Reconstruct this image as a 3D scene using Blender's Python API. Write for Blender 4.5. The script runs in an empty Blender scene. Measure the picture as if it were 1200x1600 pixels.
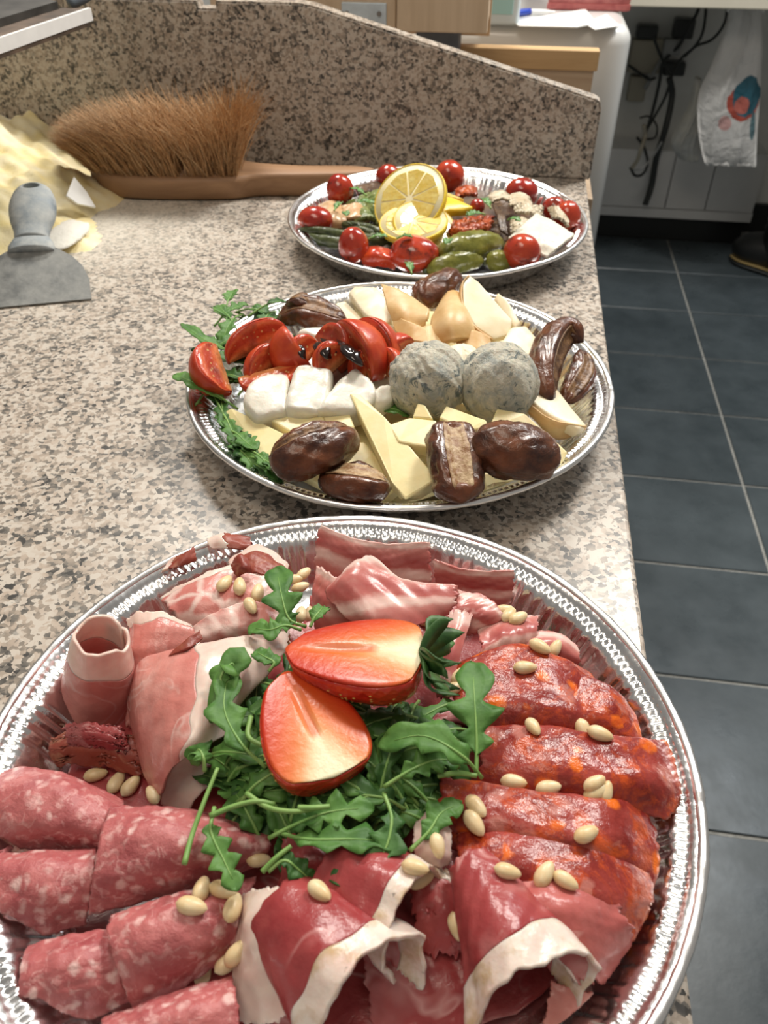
import bpy, bmesh, math, random
import numpy as np
from mathutils import Vector, Matrix
from mathutils.bvhtree import BVHTree

random.seed(7)
RNG = np.random.default_rng(11)
SC = bpy.context.scene
COL = SC.collection

# ------------------------------------------------------------------ camera
F = 1243.6                       # focal length in pixels of the 1200x1600 frame
PIT = math.radians(40.63)        # looking down
YAW = math.radians(8.5)          # turned left of the worktop edge
CZ = 0.3234                      # camera height above the worktop (z = 0)
cam_d = bpy.data.cameras.new('camera')
cam_d.sensor_fit = 'VERTICAL'
cam_d.sensor_height = 36.0
cam_d.lens = 36.0 * F / 1600.0
cam_d.clip_start = 0.01
cam_d.dof.use_dof = True
cam_d.dof.focus_distance = 0.42
cam_d.dof.aperture_fstop = 16.0
cam = bpy.data.objects.new('camera', cam_d)
COL.objects.link(cam)
cam.location = (0, 0, CZ)
cam.rotation_euler = (math.radians(90) - PIT, 0, YAW)
SC.camera = cam

# ------------------------------------------------------------------ world, lamps, exposure
SC.view_settings.view_transform = 'Standard'
SC.view_settings.look = 'None'
SC.view_settings.gamma = 1.0
SC.view_settings.use_curve_mapping = False
SC.view_settings.exposure = 0.0
W = bpy.data.worlds.new('room_light')
SC.world = W
W.use_nodes = True
W.node_tree.nodes['Background'].inputs[0].default_value = (1.0, 0.93, 0.84, 1)
W.node_tree.nodes['Background'].inputs[1].default_value = 0.24

def area(name, loc, aim, sx, sy, power, col):
    d = bpy.data.lights.new(name, 'AREA')
    d.shape = 'RECTANGLE'; d.size = sx; d.size_y = sy
    d.energy = power; d.color = col
    o = bpy.data.objects.new(name, d)
    COL.objects.link(o)
    o.location = loc
    v = Vector(aim) - Vector(loc)
    o.rotation_euler = v.to_track_quat('-Z', 'Y').to_euler()
    return o
area('ceiling_lamp_back_right_offscreen', (0.60, 1.65, 1.58), (-0.05, 0.50, 0), 0.42, 0.30, 32, (1.0, 0.95, 0.87))
area('ceiling_lamp_back_left_offscreen', (-0.60, 1.75, 1.58), (-0.05, 0.50, 0), 0.42, 0.30, 27, (1.0, 0.95, 0.87))
area('ceiling_lamp_aisle_offscreen', (1.15, 2.15, 1.58), (0.8, 2.2, -0.9), 0.6, 0.4, 15, (0.90, 0.96, 1.0))
area('ceiling_lamp_front_offscreen', (-0.35, 0.05, 1.60), (-0.05, 0.3, 0), 0.9, 0.5, 8.0, (1.0, 0.86, 0.70))

# ------------------------------------------------------------------ pixel rays
_c, _s = math.cos(PIT), math.sin(PIT)
_cy, _sy = math.cos(YAW), math.sin(YAW)
def ray(px, py):
    a = (px - 600.0) / F; b = -(py - 800.0) / F
    fy = _c + b * _s; up = -_s + b * _c
    return np.array([a * _cy - fy * _sy, a * _sy + fy * _cy, up])
ORI = np.array([0.0, 0.0, CZ])
def P(px, py, z=0.0):
    d = ray(px, py)
    return ORI + d * ((z - CZ) / d[2])
def PY(px, py, Y):
    d = ray(px, py)
    return ORI + d * (Y / d[1])
def mpp(px, py, z=0.0):          # metres per pixel across the view at that point
    p = P(px, py, z) - ORI
    fwd = ray(600, 800); fwd = fwd / np.linalg.norm(fwd)
    return float(p @ fwd) / F

# ------------------------------------------------------------------ node helpers
class Mt:
    def __init__(s, name, rough=0.5, metal=0.0, spec=0.5, col=(0.8, 0.8, 0.8), sss=0.0, sssr=(0.004, 0.0015, 0.001), coat=0.0):
        s.m = bpy.data.materials.new(name); s.m.use_nodes = True
        s.nt = s.m.node_tree; s.N = s.nt.nodes
        s.b = s.N['Principled BSDF']
        s.b.inputs['Roughness'].default_value = rough
        s.b.inputs['Metallic'].default_value = metal
        s.b.inputs['Specular IOR Level'].default_value = spec
        s.b.inputs['Base Color'].default_value = (*col, 1)
        if sss:
            s.b.inputs['Subsurface Weight'].default_value = sss
            s.b.inputs['Subsurface Radius'].default_value = sssr
            s.b.inputs['Subsurface Scale'].default_value = 1.0
        if coat:
            s.b.inputs['Coat Weight'].default_value = coat
            s.b.inputs['Coat Roughness'].default_value = 0.15
        s._oc = None; s._uv = None
    def set(s, sock, v):
        if isinstance(v, bpy.types.NodeSocket): s.nt.links.new(v, sock)
        elif isinstance(v, (tuple, list)) and len(v) == 3 and sock.type == 'RGBA': sock.default_value = (*v, 1)
        else: sock.default_value = v
    def obj(s):                  # object coordinates, shifted at random for each object
        if s._oc is None:
            t = s.N.new('ShaderNodeTexCoord'); oi = s.N.new('ShaderNodeObjectInfo')
            mu = s.N.new('ShaderNodeMath'); mu.operation = 'MULTIPLY'; mu.inputs[1].default_value = 7.3
            s.nt.links.new(oi.outputs['Random'], mu.inputs[0])
            ad = s.N.new('ShaderNodeVectorMath'); ad.operation = 'ADD'
            s.nt.links.new(t.outputs['Object'], ad.inputs[0]); s.nt.links.new(mu.outputs[0], ad.inputs[1])
            s._oc = ad.outputs[0]
        return s._oc
    def rnd(s):
        return s.N.new('ShaderNodeObjectInfo').outputs['Random']
    def uv(s):
        if s._uv is None:
            t = s.N.new('ShaderNodeTexCoord'); sp = s.N.new('ShaderNodeSeparateXYZ')
            s.nt.links.new(t.outputs['UV'], sp.inputs[0]); s._uv = (sp.outputs[0], sp.outputs[1], t.outputs['UV'])
        return s._uv
    def scale(s, vec, k):
        n = s.N.new('ShaderNodeVectorMath'); n.operation = 'MULTIPLY'
        s.nt.links.new(vec, n.inputs[0]); n.inputs[1].default_value = k; return n.outputs[0]
    def noise(s, scale, detail=3, rough=0.55, dist=0.0, vec=None):
        n = s.N.new('ShaderNodeTexNoise'); s.nt.links.new(vec or s.obj(), n.inputs['Vector'])
        n.inputs['Scale'].default_value = scale; n.inputs['Detail'].default_value = detail
        n.inputs['Roughness'].default_value = rough; n.inputs['Distortion'].default_value = dist
        return n.outputs['Fac']
    def vor(s, scale, vec=None, feature='F1', out='Distance', rand=1.0):
        n = s.N.new('ShaderNodeTexVoronoi'); n.feature = feature
        s.nt.links.new(vec or s.obj(), n.inputs['Vector']); n.inputs['Scale'].default_value = scale
        n.inputs['Randomness'].default_value = rand
        return n.outputs[out]
    def warp(s, amt, scale, vec=None):
        n = s.N.new('ShaderNodeTexNoise'); v = vec or s.obj(); s.nt.links.new(v, n.inputs['Vector'])
        n.inputs['Scale'].default_value = scale; n.inputs['Detail'].default_value = 3
        a = s.N.new('ShaderNodeVectorMath'); a.operation = 'SUBTRACT'; s.nt.links.new(n.outputs['Color'], a.inputs[0]); a.inputs[1].default_value = (.5, .5, .5)
        m = s.N.new('ShaderNodeVectorMath'); m.operation = 'MULTIPLY_ADD'
        s.nt.links.new(a.outputs[0], m.inputs[0]); m.inputs[1].default_value = (amt, amt, amt); s.nt.links.new(v, m.inputs[2])
        return m.outputs[0]
    def math(s, op, a, b=0.5, clamp=False):
        n = s.N.new('ShaderNodeMath'); n.operation = op; n.use_clamp = clamp
        s.set(n.inputs[0], a); s.set(n.inputs[1], b); return n.outputs[0]
    def ramp(s, fac, stops, interp='LINEAR'):
        n = s.N.new('ShaderNodeValToRGB'); n.color_ramp.interpolation = interp
        e = n.color_ramp.elements
        while len(e) < len(stops): e.new(0.5)
        for el, (p, c) in zip(e, stops):
            el.position = p
            el.color = (*c, 1) if isinstance(c, (tuple, list)) else (c, c, c, 1)
        s.nt.links.new(fac, n.inputs[0]); return n.outputs[0]
    def mix(s, fac, a, b):
        n = s.N.new('ShaderNodeMix'); n.data_type = 'RGBA'
        s.set(n.inputs[0], fac); s.set(n.inputs[6], a); s.set(n.inputs[7], b); return n.outputs[2]
    def sep(s, col):
        n = s.N.new('ShaderNodeSeparateColor'); s.nt.links.new(col, n.inputs[0]); return n.outputs[0]
    def col(s, v): s.set(s.b.inputs['Base Color'], v); return s
    def rough(s, v): s.set(s.b.inputs['Roughness'], v); return s
    def bump(s, h, strength=0.4, dist=0.001):
        n = s.N.new('ShaderNodeBump'); n.inputs['Strength'].default_value = strength; n.inputs['Distance'].default_value = dist
        s.nt.links.new(h, n.inputs['Height']); s.nt.links.new(n.outputs[0], s.b.inputs['Normal']); return s

# ------------------------------------------------------------------ object helpers
CLAMP = None
REG = []                          # world-space meshes that small things may rest on
def tag(o, label=None, cat=None, group=None, kind=None):
    if label: o['label'] = label
    if cat: o['category'] = cat
    if group: o['group'] = group
    if kind: o['kind'] = kind
    return o
def empty(name, loc, label=None, cat=None, group=None):
    o = bpy.data.objects.new(name, None); COL.objects.link(o); o.location = Vector(loc)
    o.empty_display_size = 0.02
    return tag(o, label, cat, group)
def mesh(name, verts, faces, mat, parent=None, smooth=True, uv=None, reg=False, **kw):
    """world-space verts -> one object; its origin is its base, or its parent's origin"""
    V = np.array(verts, dtype=float)
    if CLAMP is not None:        # food stays inside its platter's wall
        dx = V[:, :2] - np.array(CLAMP); r = np.hypot(dx[:, 0], dx[:, 1]) + 1e-9
        rm = np.where(V[:, 2] < .0255, .1165 + .78 * np.clip(V[:, 2] - .003, 0, 1), 9.0)
        V[:, :2] = np.array(CLAMP) + dx * np.minimum(1, rm / r)[:, None]; V[:, 2] = np.where((r < .14) & (V[:, 2] < .0026), .0026, V[:, 2])
    if reg: REG.append((V.copy(), [tuple(f) for f in faces]))
    if parent is not None:
        o0 = np.array(parent.location)
        if parent.parent is not None: o0 = o0 + np.array(parent.parent.location)
    else:
        o0 = np.array([(V[:, 0].min() + V[:, 0].max()) / 2, (V[:, 1].min() + V[:, 1].max()) / 2, V[:, 2].min()])
    me = bpy.data.meshes.new(name)
    me.from_pydata((V - o0).tolist(), [], [tuple(int(i) for i in f) for f in faces])
    if uv is not None:
        l = me.uv_layers.new(name='UVMap')
        idx = np.empty(len(me.loops), dtype=np.int32); me.loops.foreach_get('vertex_index', idx)
        l.data.foreach_set('uv', np.asarray(uv, dtype=np.float32)[idx].ravel())
    bm = bmesh.new(); bm.from_mesh(me); bmesh.ops.recalc_face_normals(bm, faces=bm.faces); bm.to_mesh(me); bm.free()
    if smooth: me.polygons.foreach_set('use_smooth', [True] * len(me.polygons))
    m = mat.m if isinstance(mat, Mt) else mat
    me.materials.append(m)
    o = bpy.data.objects.new(name, me); COL.objects.link(o)
    if parent is not None: o.parent = parent
    else: o.location = Vector(o0)
    return tag(o, **kw)
def bm_obj(name, bm, mat, parent=None, smooth=False, reg=False, **kw):
    bm.verts.ensure_lookup_table()
    for i, v in enumerate(bm.verts): v.index = i
    V = [tuple(v.co) for v in bm.verts]; Fc = [[v.index for v in f.verts] for f in bm.faces]
    bm.free()
    return mesh(name, V, Fc, mat, parent, smooth, None, reg, **kw)
def box(name, x0, x1, y0, y1, z0, z1, mat, parent=None, bev=0.0, seg=2, smooth=False, rot=None, **kw):
    bm = bmesh.new(); bmesh.ops.create_cube(bm, size=1)
    for v in bm.verts:
        v.co = Vector(((x0 + x1) / 2 + v.co.x * (x1 - x0), (y0 + y1) / 2 + v.co.y * (y1 - y0), (z0 + z1) / 2 + v.co.z * (z1 - z0)))
    if bev: bmesh.ops.bevel(bm, geom=bm.edges[:], offset=bev, segments=seg, affect='EDGES', profile=0.5)
    if rot is not None:
        c = Vector(((x0 + x1) / 2, (y0 + y1) / 2, (z0 + z1) / 2))
        R = Matrix.Rotation(rot, 3, 'Z')
        for v in bm.verts: v.co = c + R @ (v.co - c)
    return bm_obj(name, bm, mat, parent, smooth, **kw)

def wob(p, scale, seed):          # smooth pseudo-noise in [-1,1] for arrays (...,3)
    r = np.random.default_rng(abs(int(seed)) + 17); out = 0
    for i in range(5):
        k = r.normal(size=3) * scale * (1 + 0.5 * i); ph = r.uniform(0, 6.28)
        out = out + np.sin(p @ k + ph) / (1 + 0.45 * i)
    return out / 2.4
def wob1(t, f, seed):
    r = np.random.default_rng(abs(int(seed)) + 17); out = 0
    for i in range(5):
        out = out + np.sin(t * f * (1 + 0.9 * i) + r.uniform(0, 6.28)) / (1 + 0.5 * i)
    return out / 2.2
def cr(C, t):                     # Catmull-Rom through C (n,...) at t in [0,1]
    C = np.asarray(C, float); n = len(C)
    if n == 2:
        t = np.asarray(t); return C[0] + (C[1] - C[0]) * t.reshape(t.shape + (1,) * (C.ndim - 1))
    E = np.concatenate([[2 * C[0] - C[1]], C, [2 * C[-1] - C[-2]]])
    t = np.clip(np.asarray(t, float), 0, 1) * (n - 1); i = np.minimum(t.astype(int), n - 2); f = t - i
    f = f.reshape(f.shape + (1,) * (C.ndim - 1))
    a, b, c, d = E[i], E[i + 1], E[i + 2], E[i + 3]
    return 0.5 * (2 * b + (c - a) * f + (2 * a - 5 * b + 4 * c - d) * f ** 2 + (-a + 3 * b - 3 * c + d) * f ** 3)
def patch(rows):                  # rows of (px,py,z) -> surface function
    G = np.array([[P(*q) for q in r] for r in rows])
    def fn(U, V):
        nv, nu = U.shape
        out = np.empty((nv, nu, 3))
        u0 = np.linspace(0, 1, 25)
        A = np.stack([cr(G[k], u0) for k in range(len(G))])           # rows x 25
        A2 = cr(A, np.linspace(0, 1, 25))                              # 25 x 25
        x = np.clip(U, 0, 1) * 24; y = np.clip(V, 0, 1) * 24
        i = np.minimum(x.astype(int), 23); j = np.minimum(y.astype(int), 23)
        fx = (x - i)[..., None]; fy = (y - j)[..., None]
        return (A2[j, i] * (1 - fx) * (1 - fy) + A2[j, i + 1] * fx * (1 - fy) + A2[j + 1, i] * (1 - fx) * fy + A2[j + 1, i + 1] * fx * fy)
    return fn
def roll(topA, topB, ra, rb, a0, a1, spiral=0.0, flat=1.0, wave=0.0, seed=1, bend=0.0):
    """curled slice: v runs along the roll, u round it (degrees from straight up)"""
    ta, tb = P(*topA), P(*topB)
    up = np.array([0, 0, 1.0])
    def fn(U, V):
        d = (tb - ta); L = np.linalg.norm(d); d = d / L
        s = np.cross(d, up); s /= np.linalg.norm(s); n = np.cross(s, d)
        ang = np.radians(a0 + (a1 - a0) * U)
        r = ra + (rb - ra) * V
        rr = r * (1 - spiral * U) * (1 + wave * wob1(U, 9, seed) * V)
        cen = ta + d * (L * V)[..., None] - n * r[..., None]
        cen = cen + n * (bend * np.sin(V * math.pi))[..., None]
        return cen + s * (rr * np.sin(ang))[..., None] * flat + n * (rr * np.cos(ang))[..., None]
    return fn
def roll_c(cA, cB, ra, rb, a0, a1, spiral=0.0, wave=0.0, seed=1):
    ca, cb_ = P(*cA), P(*cB)
    def fn(U, V):
        d = cb_ - ca; L = np.linalg.norm(d); d = d / L
        s = np.cross(d, np.array([0, 1.0, 0])); s /= np.linalg.norm(s); n = np.cross(s, d)
        ang = np.radians(a0 + (a1 - a0) * U); r = (ra + (rb - ra) * V) * (1 - spiral * U) * (1 + wave * wob1(U, 8, seed))
        lift = 0.10 * L * wob1(U * 3, 2.2, seed + 4) * (1 - V)
        return ca + d * (L * V + lift)[..., None] + s * (r * np.sin(ang))[..., None] + n * (r * np.cos(ang))[..., None]
    return fn
def grid_mesh(Pt, th):
    nv, nu = Pt.shape[:2]
    du = np.gradient(Pt, axis=1); dv = np.gradient(Pt, axis=0)
    n = np.cross(du, dv); n /= (np.linalg.norm(n, axis=2, keepdims=True) + 1e-12)
    A = (Pt + n * th / 2).reshape(-1, 3); B = (Pt - n * th / 2).reshape(-1, 3)
    id_ = np.arange(nu * nv).reshape(nv, nu); m = nu * nv
    q = np.stack([id_[:-1, :-1], id_[:-1, 1:], id_[1:, 1:], id_[1:, :-1]], -1).reshape(-1, 4)
    fs = q.tolist() + (q[:, ::-1] + m).tolist()
    loop = list(id_[0, :]) + list(id_[1:, -1]) + list(id_[-1, :-1][::-1]) + list(id_[1:-1, 0][::-1])
    for k in range(len(loop)):
        a, b = loop[k], loop[(k + 1) % len(loop)]
        fs.append([b, a, a + m, b + m])
    return np.concatenate([A, B]), fs
def surf(name, fn, mat, nu=44, nv=36, th=0.0013, bumpy=0.0008, bscale=130, rag=0.05, fat=None, fatmat=None, seed=None, parent=None, reg=True, ragu=None, **kw):
    """thin slice; fat=(edge,width,wobble): edge 'v0','v1','u0','u1' becomes a part of its own"""
    seed = seed if seed is not None else random.randint(0, 99999)
    ragu = rag if ragu is None else ragu
    def build(ulo, uhi, vlo, vhi, nu, nv):
        u = np.linspace(0, 1, nu); v = np.linspace(0, 1, nv)
        U, V = np.meshgrid(u, v)
        # bounds may wobble with the other coordinate
        ul = ulo(V); uh = uhi(V); U2 = ul + (uh - ul) * U
        vl = vlo(U2); vh = vhi(U2); V2 = vl + (vh - vl) * V
        Pt = fn(U2, V2)
        Pt = Pt + 0
        du = np.gradient(Pt, axis=1); dv = np.gradient(Pt, axis=0)
        n = np.cross(du, dv); n /= (np.linalg.norm(n, axis=2, keepdims=True) + 1e-12)
        Pt = Pt + n * (bumpy * (wob(Pt, bscale, seed) + 0.38 * wob(Pt, bscale * 3.3, seed + 1)))[..., None]
        vs, fs = grid_mesh(Pt, th)
        uv = np.stack([U2.ravel(), V2.ravel()], 1)
        return vs, fs, np.concatenate([uv, uv])
    def e(base, sgn, r, k): return lambda t: base + sgn * r * (0.5 + 0.5 * wob1(t, 21, seed + k))
    U0, U1, V0, V1 = e(0, 1, ragu, 1), e(1, -1, ragu, 2), e(0, 1, rag, 3), e(1, -1, rag, 4)
    if fat is None:
        vs, fs, uv = build(U0, U1, V0, V1, nu, nv)
        return mesh(name, vs, fs, mat, parent, True, uv, reg, **kw)
    edge, w, wo = fat
    sep_lo = lambda t: w + wo * wob1(t, 7, seed + 9)
    sep_hi = lambda t: 1 - w + wo * wob1(t, 7, seed + 9)
    if edge == 'v0': m = (U0, U1, sep_lo, V1); f = (U0, U1, V0, sep_lo)
    elif edge == 'v1': m = (U0, U1, V0, sep_hi); f = (U0, U1, sep_hi, V1)
    elif edge == 'u0': m = (sep_lo, U1, V0, V1); f = (U0, sep_lo, V0, V1)
    else: m = (U0, sep_hi, V0, V1); f = (sep_hi, U1, V0, V1)
    fu, fv = (max(8, int(nu * w) + 4), nv) if edge[0] == 'u' else (nu, max(8, int(nv * w) + 4))
    vs, fs, uv = build(*m, nu, nv)
    o = mesh(name, vs, fs, mat, parent, True, uv, reg, **kw)
    vs, fs, uv = build(*f, fu, fv)
    mesh('fat_rim', vs, fs, fatmat, o, True, uv, reg)
    return o

def sweep(name, pts, radii, mat, n=16, m=24, cross=None, parent=None, smooth=True, reg=False, flat=1.0, up=(0, 0, 1), world=False, **kw):
    """tube through points; radii spline; cross(theta,t) multiplies the radius"""
    C = np.array([P(*p) for p in pts]) if not world else np.array(pts, float)
    t = np.linspace(0, 1, m); X = cr(C, t); R = np.maximum(cr(np.array(radii, float)[:, None], t)[:, 0], 1e-5)
    T = np.gradient(X, axis=0); T /= (np.linalg.norm(T, axis=1, keepdims=True) + 1e-12)
    upv = np.array(up, float); S = np.cross(T, upv); S /= (np.linalg.norm(S, axis=1, keepdims=True) + 1e-9); Nn = np.cross(S, T)
    th = np.linspace(0, 2 * math.pi, n, endpoint=False)
    TT, HH = np.meshgrid(t, th, indexing='ij')
    K = cross(HH, TT) if cross else np.ones_like(TT)
    V = X[:, None] + (S[:, None] * np.cos(HH)[..., None] + Nn[:, None] * np.sin(HH)[..., None] * flat) * (R[:, None] * K)[..., None]
    idx = np.arange(m * n).reshape(m, n)
    fs = np.stack([idx[:-1], np.roll(idx[:-1], -1, 1), np.roll(idx[1:], -1, 1), idx[1:]], -1).reshape(-1, 4).tolist()
    fs += [idx[0][::-1].tolist(), idx[-1].tolist()]
    uv = np.stack([HH.ravel() / 6.2832, TT.ravel()], 1)
    return mesh(name, V.reshape(-1, 3), fs, mat, parent, smooth, uv, reg, **kw)
def capr(r, k=7, p0=0.5, p1=0.5):  # radii with rounded ends
    t = np.linspace(0, 1, k); return [r * max(0.02, math.sin(math.pi * x) ** (p0 if x < .5 else p1)) for x in t]
def blob(name, c, rx, ry, rz, mat, n=28, amp=0.05, scale=60, parent=None, rot=0.0, seed=0, reg=False, sq=1.0, **kw):
    """lumpy ellipsoid centred at world c"""
    th = np.linspace(0, math.pi, n // 2 + 1); ph = np.linspace(0, 2 * math.pi, n, endpoint=False)
    A, B = np.meshgrid(th, ph, indexing='ij')
    D = np.stack([np.sin(A) * np.cos(B), np.sin(A) * np.sin(B), np.cos(A)], -1)
    D = np.sign(D) * np.abs(D) ** sq
    V = D * np.array([rx, ry, rz])
    V = V * (1 + amp * (wob(V, scale, seed) + (0.5 * np.abs(wob(V, scale * 2.6, seed + 1)) if n > 90 else 0)))[..., None]
    cR, sR = math.cos(rot), math.sin(rot)
    V = np.stack([V[..., 0] * cR - V[..., 1] * sR, V[..., 0] * sR + V[..., 1] * cR, V[..., 2]], -1) + np.array(c)
    m = len(th); idx = np.arange(m * n).reshape(m, n)
    fs = np.stack([idx[:-1], np.roll(idx[:-1], -1, 1), np.roll(idx[1:], -1, 1), idx[1:]], -1).reshape(-1, 4).tolist()
    uv = np.stack([B.ravel() / 6.2832, A.ravel() / math.pi], 1)
    return mesh(name, V.reshape(-1, 3), fs, mat, parent, True, uv, reg, **kw)
def slab(name, poly, th, mat, bev=0.0012, seg=2, down=None, parent=None, smooth=False, lump=0.0, lscale=90, cuts=0, reg=True, seed=0, world=False, melt=0, **kw):
    """polygon of (px,py,z) extruded down its normal, edges rounded, surface slightly uneven"""
    Q = [Vector(P(*p)) if not world else Vector(p) for p in poly]
    nrm = Vector((0, 0, 0))
    for i in range(len(Q)):
        a, b = Q[i], Q[(i + 1) % len(Q)]
        nrm += a.cross(b)
    nrm.normalize()
    if nrm.z < 0: nrm = -nrm
    d = Vector(down) if down else -nrm
    bm = bmesh.new()
    top = [bm.verts.new(q) for q in Q]; bot = [bm.verts.new(q + d * th) for q in Q]
    bm.faces.new(top); bm.faces.new(bot[::-1])
    for i in range(len(Q)):
        j = (i + 1) % len(Q); bm.faces.new((top[j], top[i], bot[i], bot[j]))
    bmesh.ops.recalc_face_normals(bm, faces=bm.faces)
    if bev: bmesh.ops.bevel(bm, geom=bm.edges[:], offset=bev, segments=seg, affect='EDGES', profile=0.5)
    if cuts:
        bmesh.ops.triangulate(bm, faces=bm.faces[:])
        for _ in range(cuts):
            le = [e for e in bm.edges if e.calc_length() > 0.0035]
            if le: bmesh.ops.subdivide_edges(bm, edges=le, cuts=1)
        bmesh.ops.triangulate(bm, faces=[f for f in bm.faces if len(f.verts) > 3])
    if melt:
        for _ in range(melt): bmesh.ops.smooth_vert(bm, verts=bm.verts[:], factor=0.5, use_axis_x=True, use_axis_y=True, use_axis_z=True)
    if lump:
        co = np.array([v.co[:] for v in bm.verts]); w = wob(co, lscale, seed + 3); w2 = wob(co, lscale, seed + 4); w3 = wob(co, lscale * 1.7, seed + 5)
        for v, a, b, c in zip(bm.verts, w, w2, w3): v.co += Vector((a, b, c)) * lump
    return bm_obj(name, bm, mat, parent, smooth, reg, **kw)

# ------------------------------------------------------------------ materials
def granite(name, dust=False):
    g = Mt(name, rough=0.32, spec=0.5)
    t = g.N.new('ShaderNodeTexCoord'); v = t.outputs['Object']; g._oc = v
    w = g.warp(0.006, 190, v)
    c1 = g.sep(g.vor(330, w, out='Color'))
    big = g.noise(55, 3, 0.6, vec=v)
    f = g.math('ADD', g.math('MULTIPLY', c1, 0.62), g.math('MULTIPLY', big, 0.75))
    base = g.ramp(f, [(0.34, (0.05, 0.047, 0.044)), (0.46, (0.155, 0.142, 0.125)), (0.56, (0.27, 0.23, 0.19)), (0.70, (0.44, 0.365, 0.30)), (0.90, (0.53, 0.48, 0.42))])
    blk = g.ramp(g.noise(190, 2, 0.5, 0.4, vec=v), [(0.30, 1.0), (0.36, 0.0)])
    base = g.mix(g.math('MULTIPLY', blk, 0.62), base, (0.06, 0.06, 0.06))
    pale = g.ramp(g.noise(120, 2, 0.5, 0.6, vec=w), [(0.62, 0.0), (0.72, 1.0)])
    base = g.mix(g.math('MULTIPLY', pale, 0.45), base, (0.56, 0.53, 0.48))
    g.col(base)
    if dust:                      # flour dusted round the heap
        geo = g.N.new('ShaderNodeNewGeometry')
        ds = g.N.new('ShaderNodeVectorMath'); ds.operation = 'DISTANCE'
        g.nt.links.new(geo.outputs['Position'], ds.inputs[0]); ds.inputs[1].default_value = (-0.50, 0.83, 0)
        n = g.noise(38, 4, 0.6, vec=v)
        d = g.math('SUBTRACT', g.math('ADD', ds.outputs['Value'], g.math('MULTIPLY', n, 0.16)), 0.08)
        k = g.ramp(d, [(0.08, 0.9), (0.15, 0.45), (0.24, 0.10), (0.40, 0.0)])
        fine = g.ramp(g.noise(420, 2, 0.5, vec=v), [(0.35, 0.55), (0.65, 1.0)])
        g.col(g.mix(g.math('MULTIPLY', k, fine), base, (0.74, 0.71, 0.62)))
    return g
M = {}
M['granite'] = granite('granite_flecked', True)
M['granite_up'] = granite('granite_upstand')
def simple(name, col, rough=0.5, metal=0.0, nz=None, bump=None, **k):
    m = Mt(name, rough, metal, col=col, **k)
    if nz:
        sc, amt = nz
        m.col(m.mix(m.ramp(m.noise(sc, 4), [(0.3, 0.0), (0.7, 1.0)]), tuple(c * (1 - amt) for c in col), tuple(min(1, c * (1 + amt)) for c in col)))
    if bump: m.bump(m.noise(bump[0], 4), bump[1], bump[2])
    return m
M['grout'] = simple('grout_pale', (0.33, 0.33, 0.31), 0.9, nz=(90, 0.25))
t = Mt('tile_slate', 0.30)
t.col(t.mix(t.ramp(t.noise(9, 5, 0.65), [(0.3, 0.0), (0.75, 1.0)]), (0.044, 0.058, 0.066), (0.080, 0.100, 0.112)))
t.rough(t.ramp(t.noise(14, 4), [(0.3, 0.24), (0.7, 0.42)])); t.bump(t.noise(60, 4), 0.08, 0.002); M['tile'] = t
M['plaster'] = simple('wall_paint', (0.74, 0.75, 0.73), 0.75, nz=(5, 0.12))
M['whitepanel'] = simple('white_panel', (0.66, 0.67, 0.67), 0.45, nz=(8, 0.06))
M['black'] = simple('black_plinth', (0.012, 0.014, 0.014), 0.35)
M['cream'] = simple('cream_laminate', (0.72, 0.68, 0.57), 0.4, nz=(12, 0.04))
M['enamel'] = simple('white_enamel', (0.72, 0.73, 0.72), 0.22, coat=0.4)
M['cab'] = simple('cabinet_grey', (0.40, 0.39, 0.37), 0.5, nz=(10, 0.05))
M['steel'] = simple('steel', (0.55, 0.57, 0.58), 0.3, 1.0)
M['zinc'] = simple('zinc_plate', (0.62, 0.72, 0.80), 0.42, 0.25, nz=(60, 0.12))
M['screw_and_hole'] = simple('screw_steel', (0.30, 0.30, 0.30), 0.4, 0.9)
def wood(name, a, b, sc=(6, 90, 90), rough=0.55):
    m = Mt(name, rough)
    v = m.scale(m.obj(), sc)
    n = m.noise(1.0, 5, 0.6, 0.8, vec=v)
    m.col(m.ramp(n, [(0.25, a), (0.75, b)])); m.bump(n, 0.15, 0.001); return m
M['wood_pale'] = wood('wood_pale', (0.56, 0.42, 0.28), (0.72, 0.57, 0.41), (60, 60, 5))
M['wood_plank'] = wood('wood_plank', (0.44, 0.27, 0.12), (0.62, 0.42, 0.22))
M['wood_box'] = wood('wood_box', (0.38, 0.27, 0.18), (0.52, 0.40, 0.28))
M['wood_brush'] = wood('wood_brush', (0.25, 0.135, 0.068), (0.40, 0.23, 0.12))
M['bristle'] = simple('coir_bristle', (0.50, 0.28, 0.125), 0.6, nz=(160, 0.4))
M['bristle_tip'] = simple('coir_bristle_pale', (0.66, 0.44, 0.24), 0.6, nz=(160, 0.3))
f = Mt('semolina', 0.95, spec=0.1)
f.col(f.mix(f.ramp(f.noise(30, 5), [(0.35, 0.0), (0.7, 1.0)]), (0.84, 0.70, 0.34), (0.90, 0.83, 0.62))); f.bump(f.noise(240, 5, 0.7), 0.5, 0.002); M['flour'] = f
f = Mt('white_flour', 0.95, spec=0.1); f.col(f.mix(f.noise(60, 4), (0.72, 0.69, 0.60), (0.84, 0.82, 0.77))); f.bump(f.noise(200, 4), 0.4, 0.002); M['wflour'] = f
def dusty(name, col, rough, metal, amt=0.5):
    m = Mt(name, rough, metal)
    k = m.math('MULTIPLY', m.ramp(m.noise(55, 5, 0.65), [(0.35, 0.0), (0.75, 1.0)]), amt)
    m.col(m.mix(k, col, (0.62, 0.62, 0.58))); m.set(m.b.inputs['Metallic'], m.math('SUBTRACT', metal, k, True)); m.rough(m.math('ADD', rough, k, True)); m.bump(m.noise(180, 4), 0.25, 0.001); return m
M['scr_handle'] = dusty('dusty_grey_handle', (0.20, 0.24, 0.27), 0.5, 0.0, 0.75)
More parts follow.
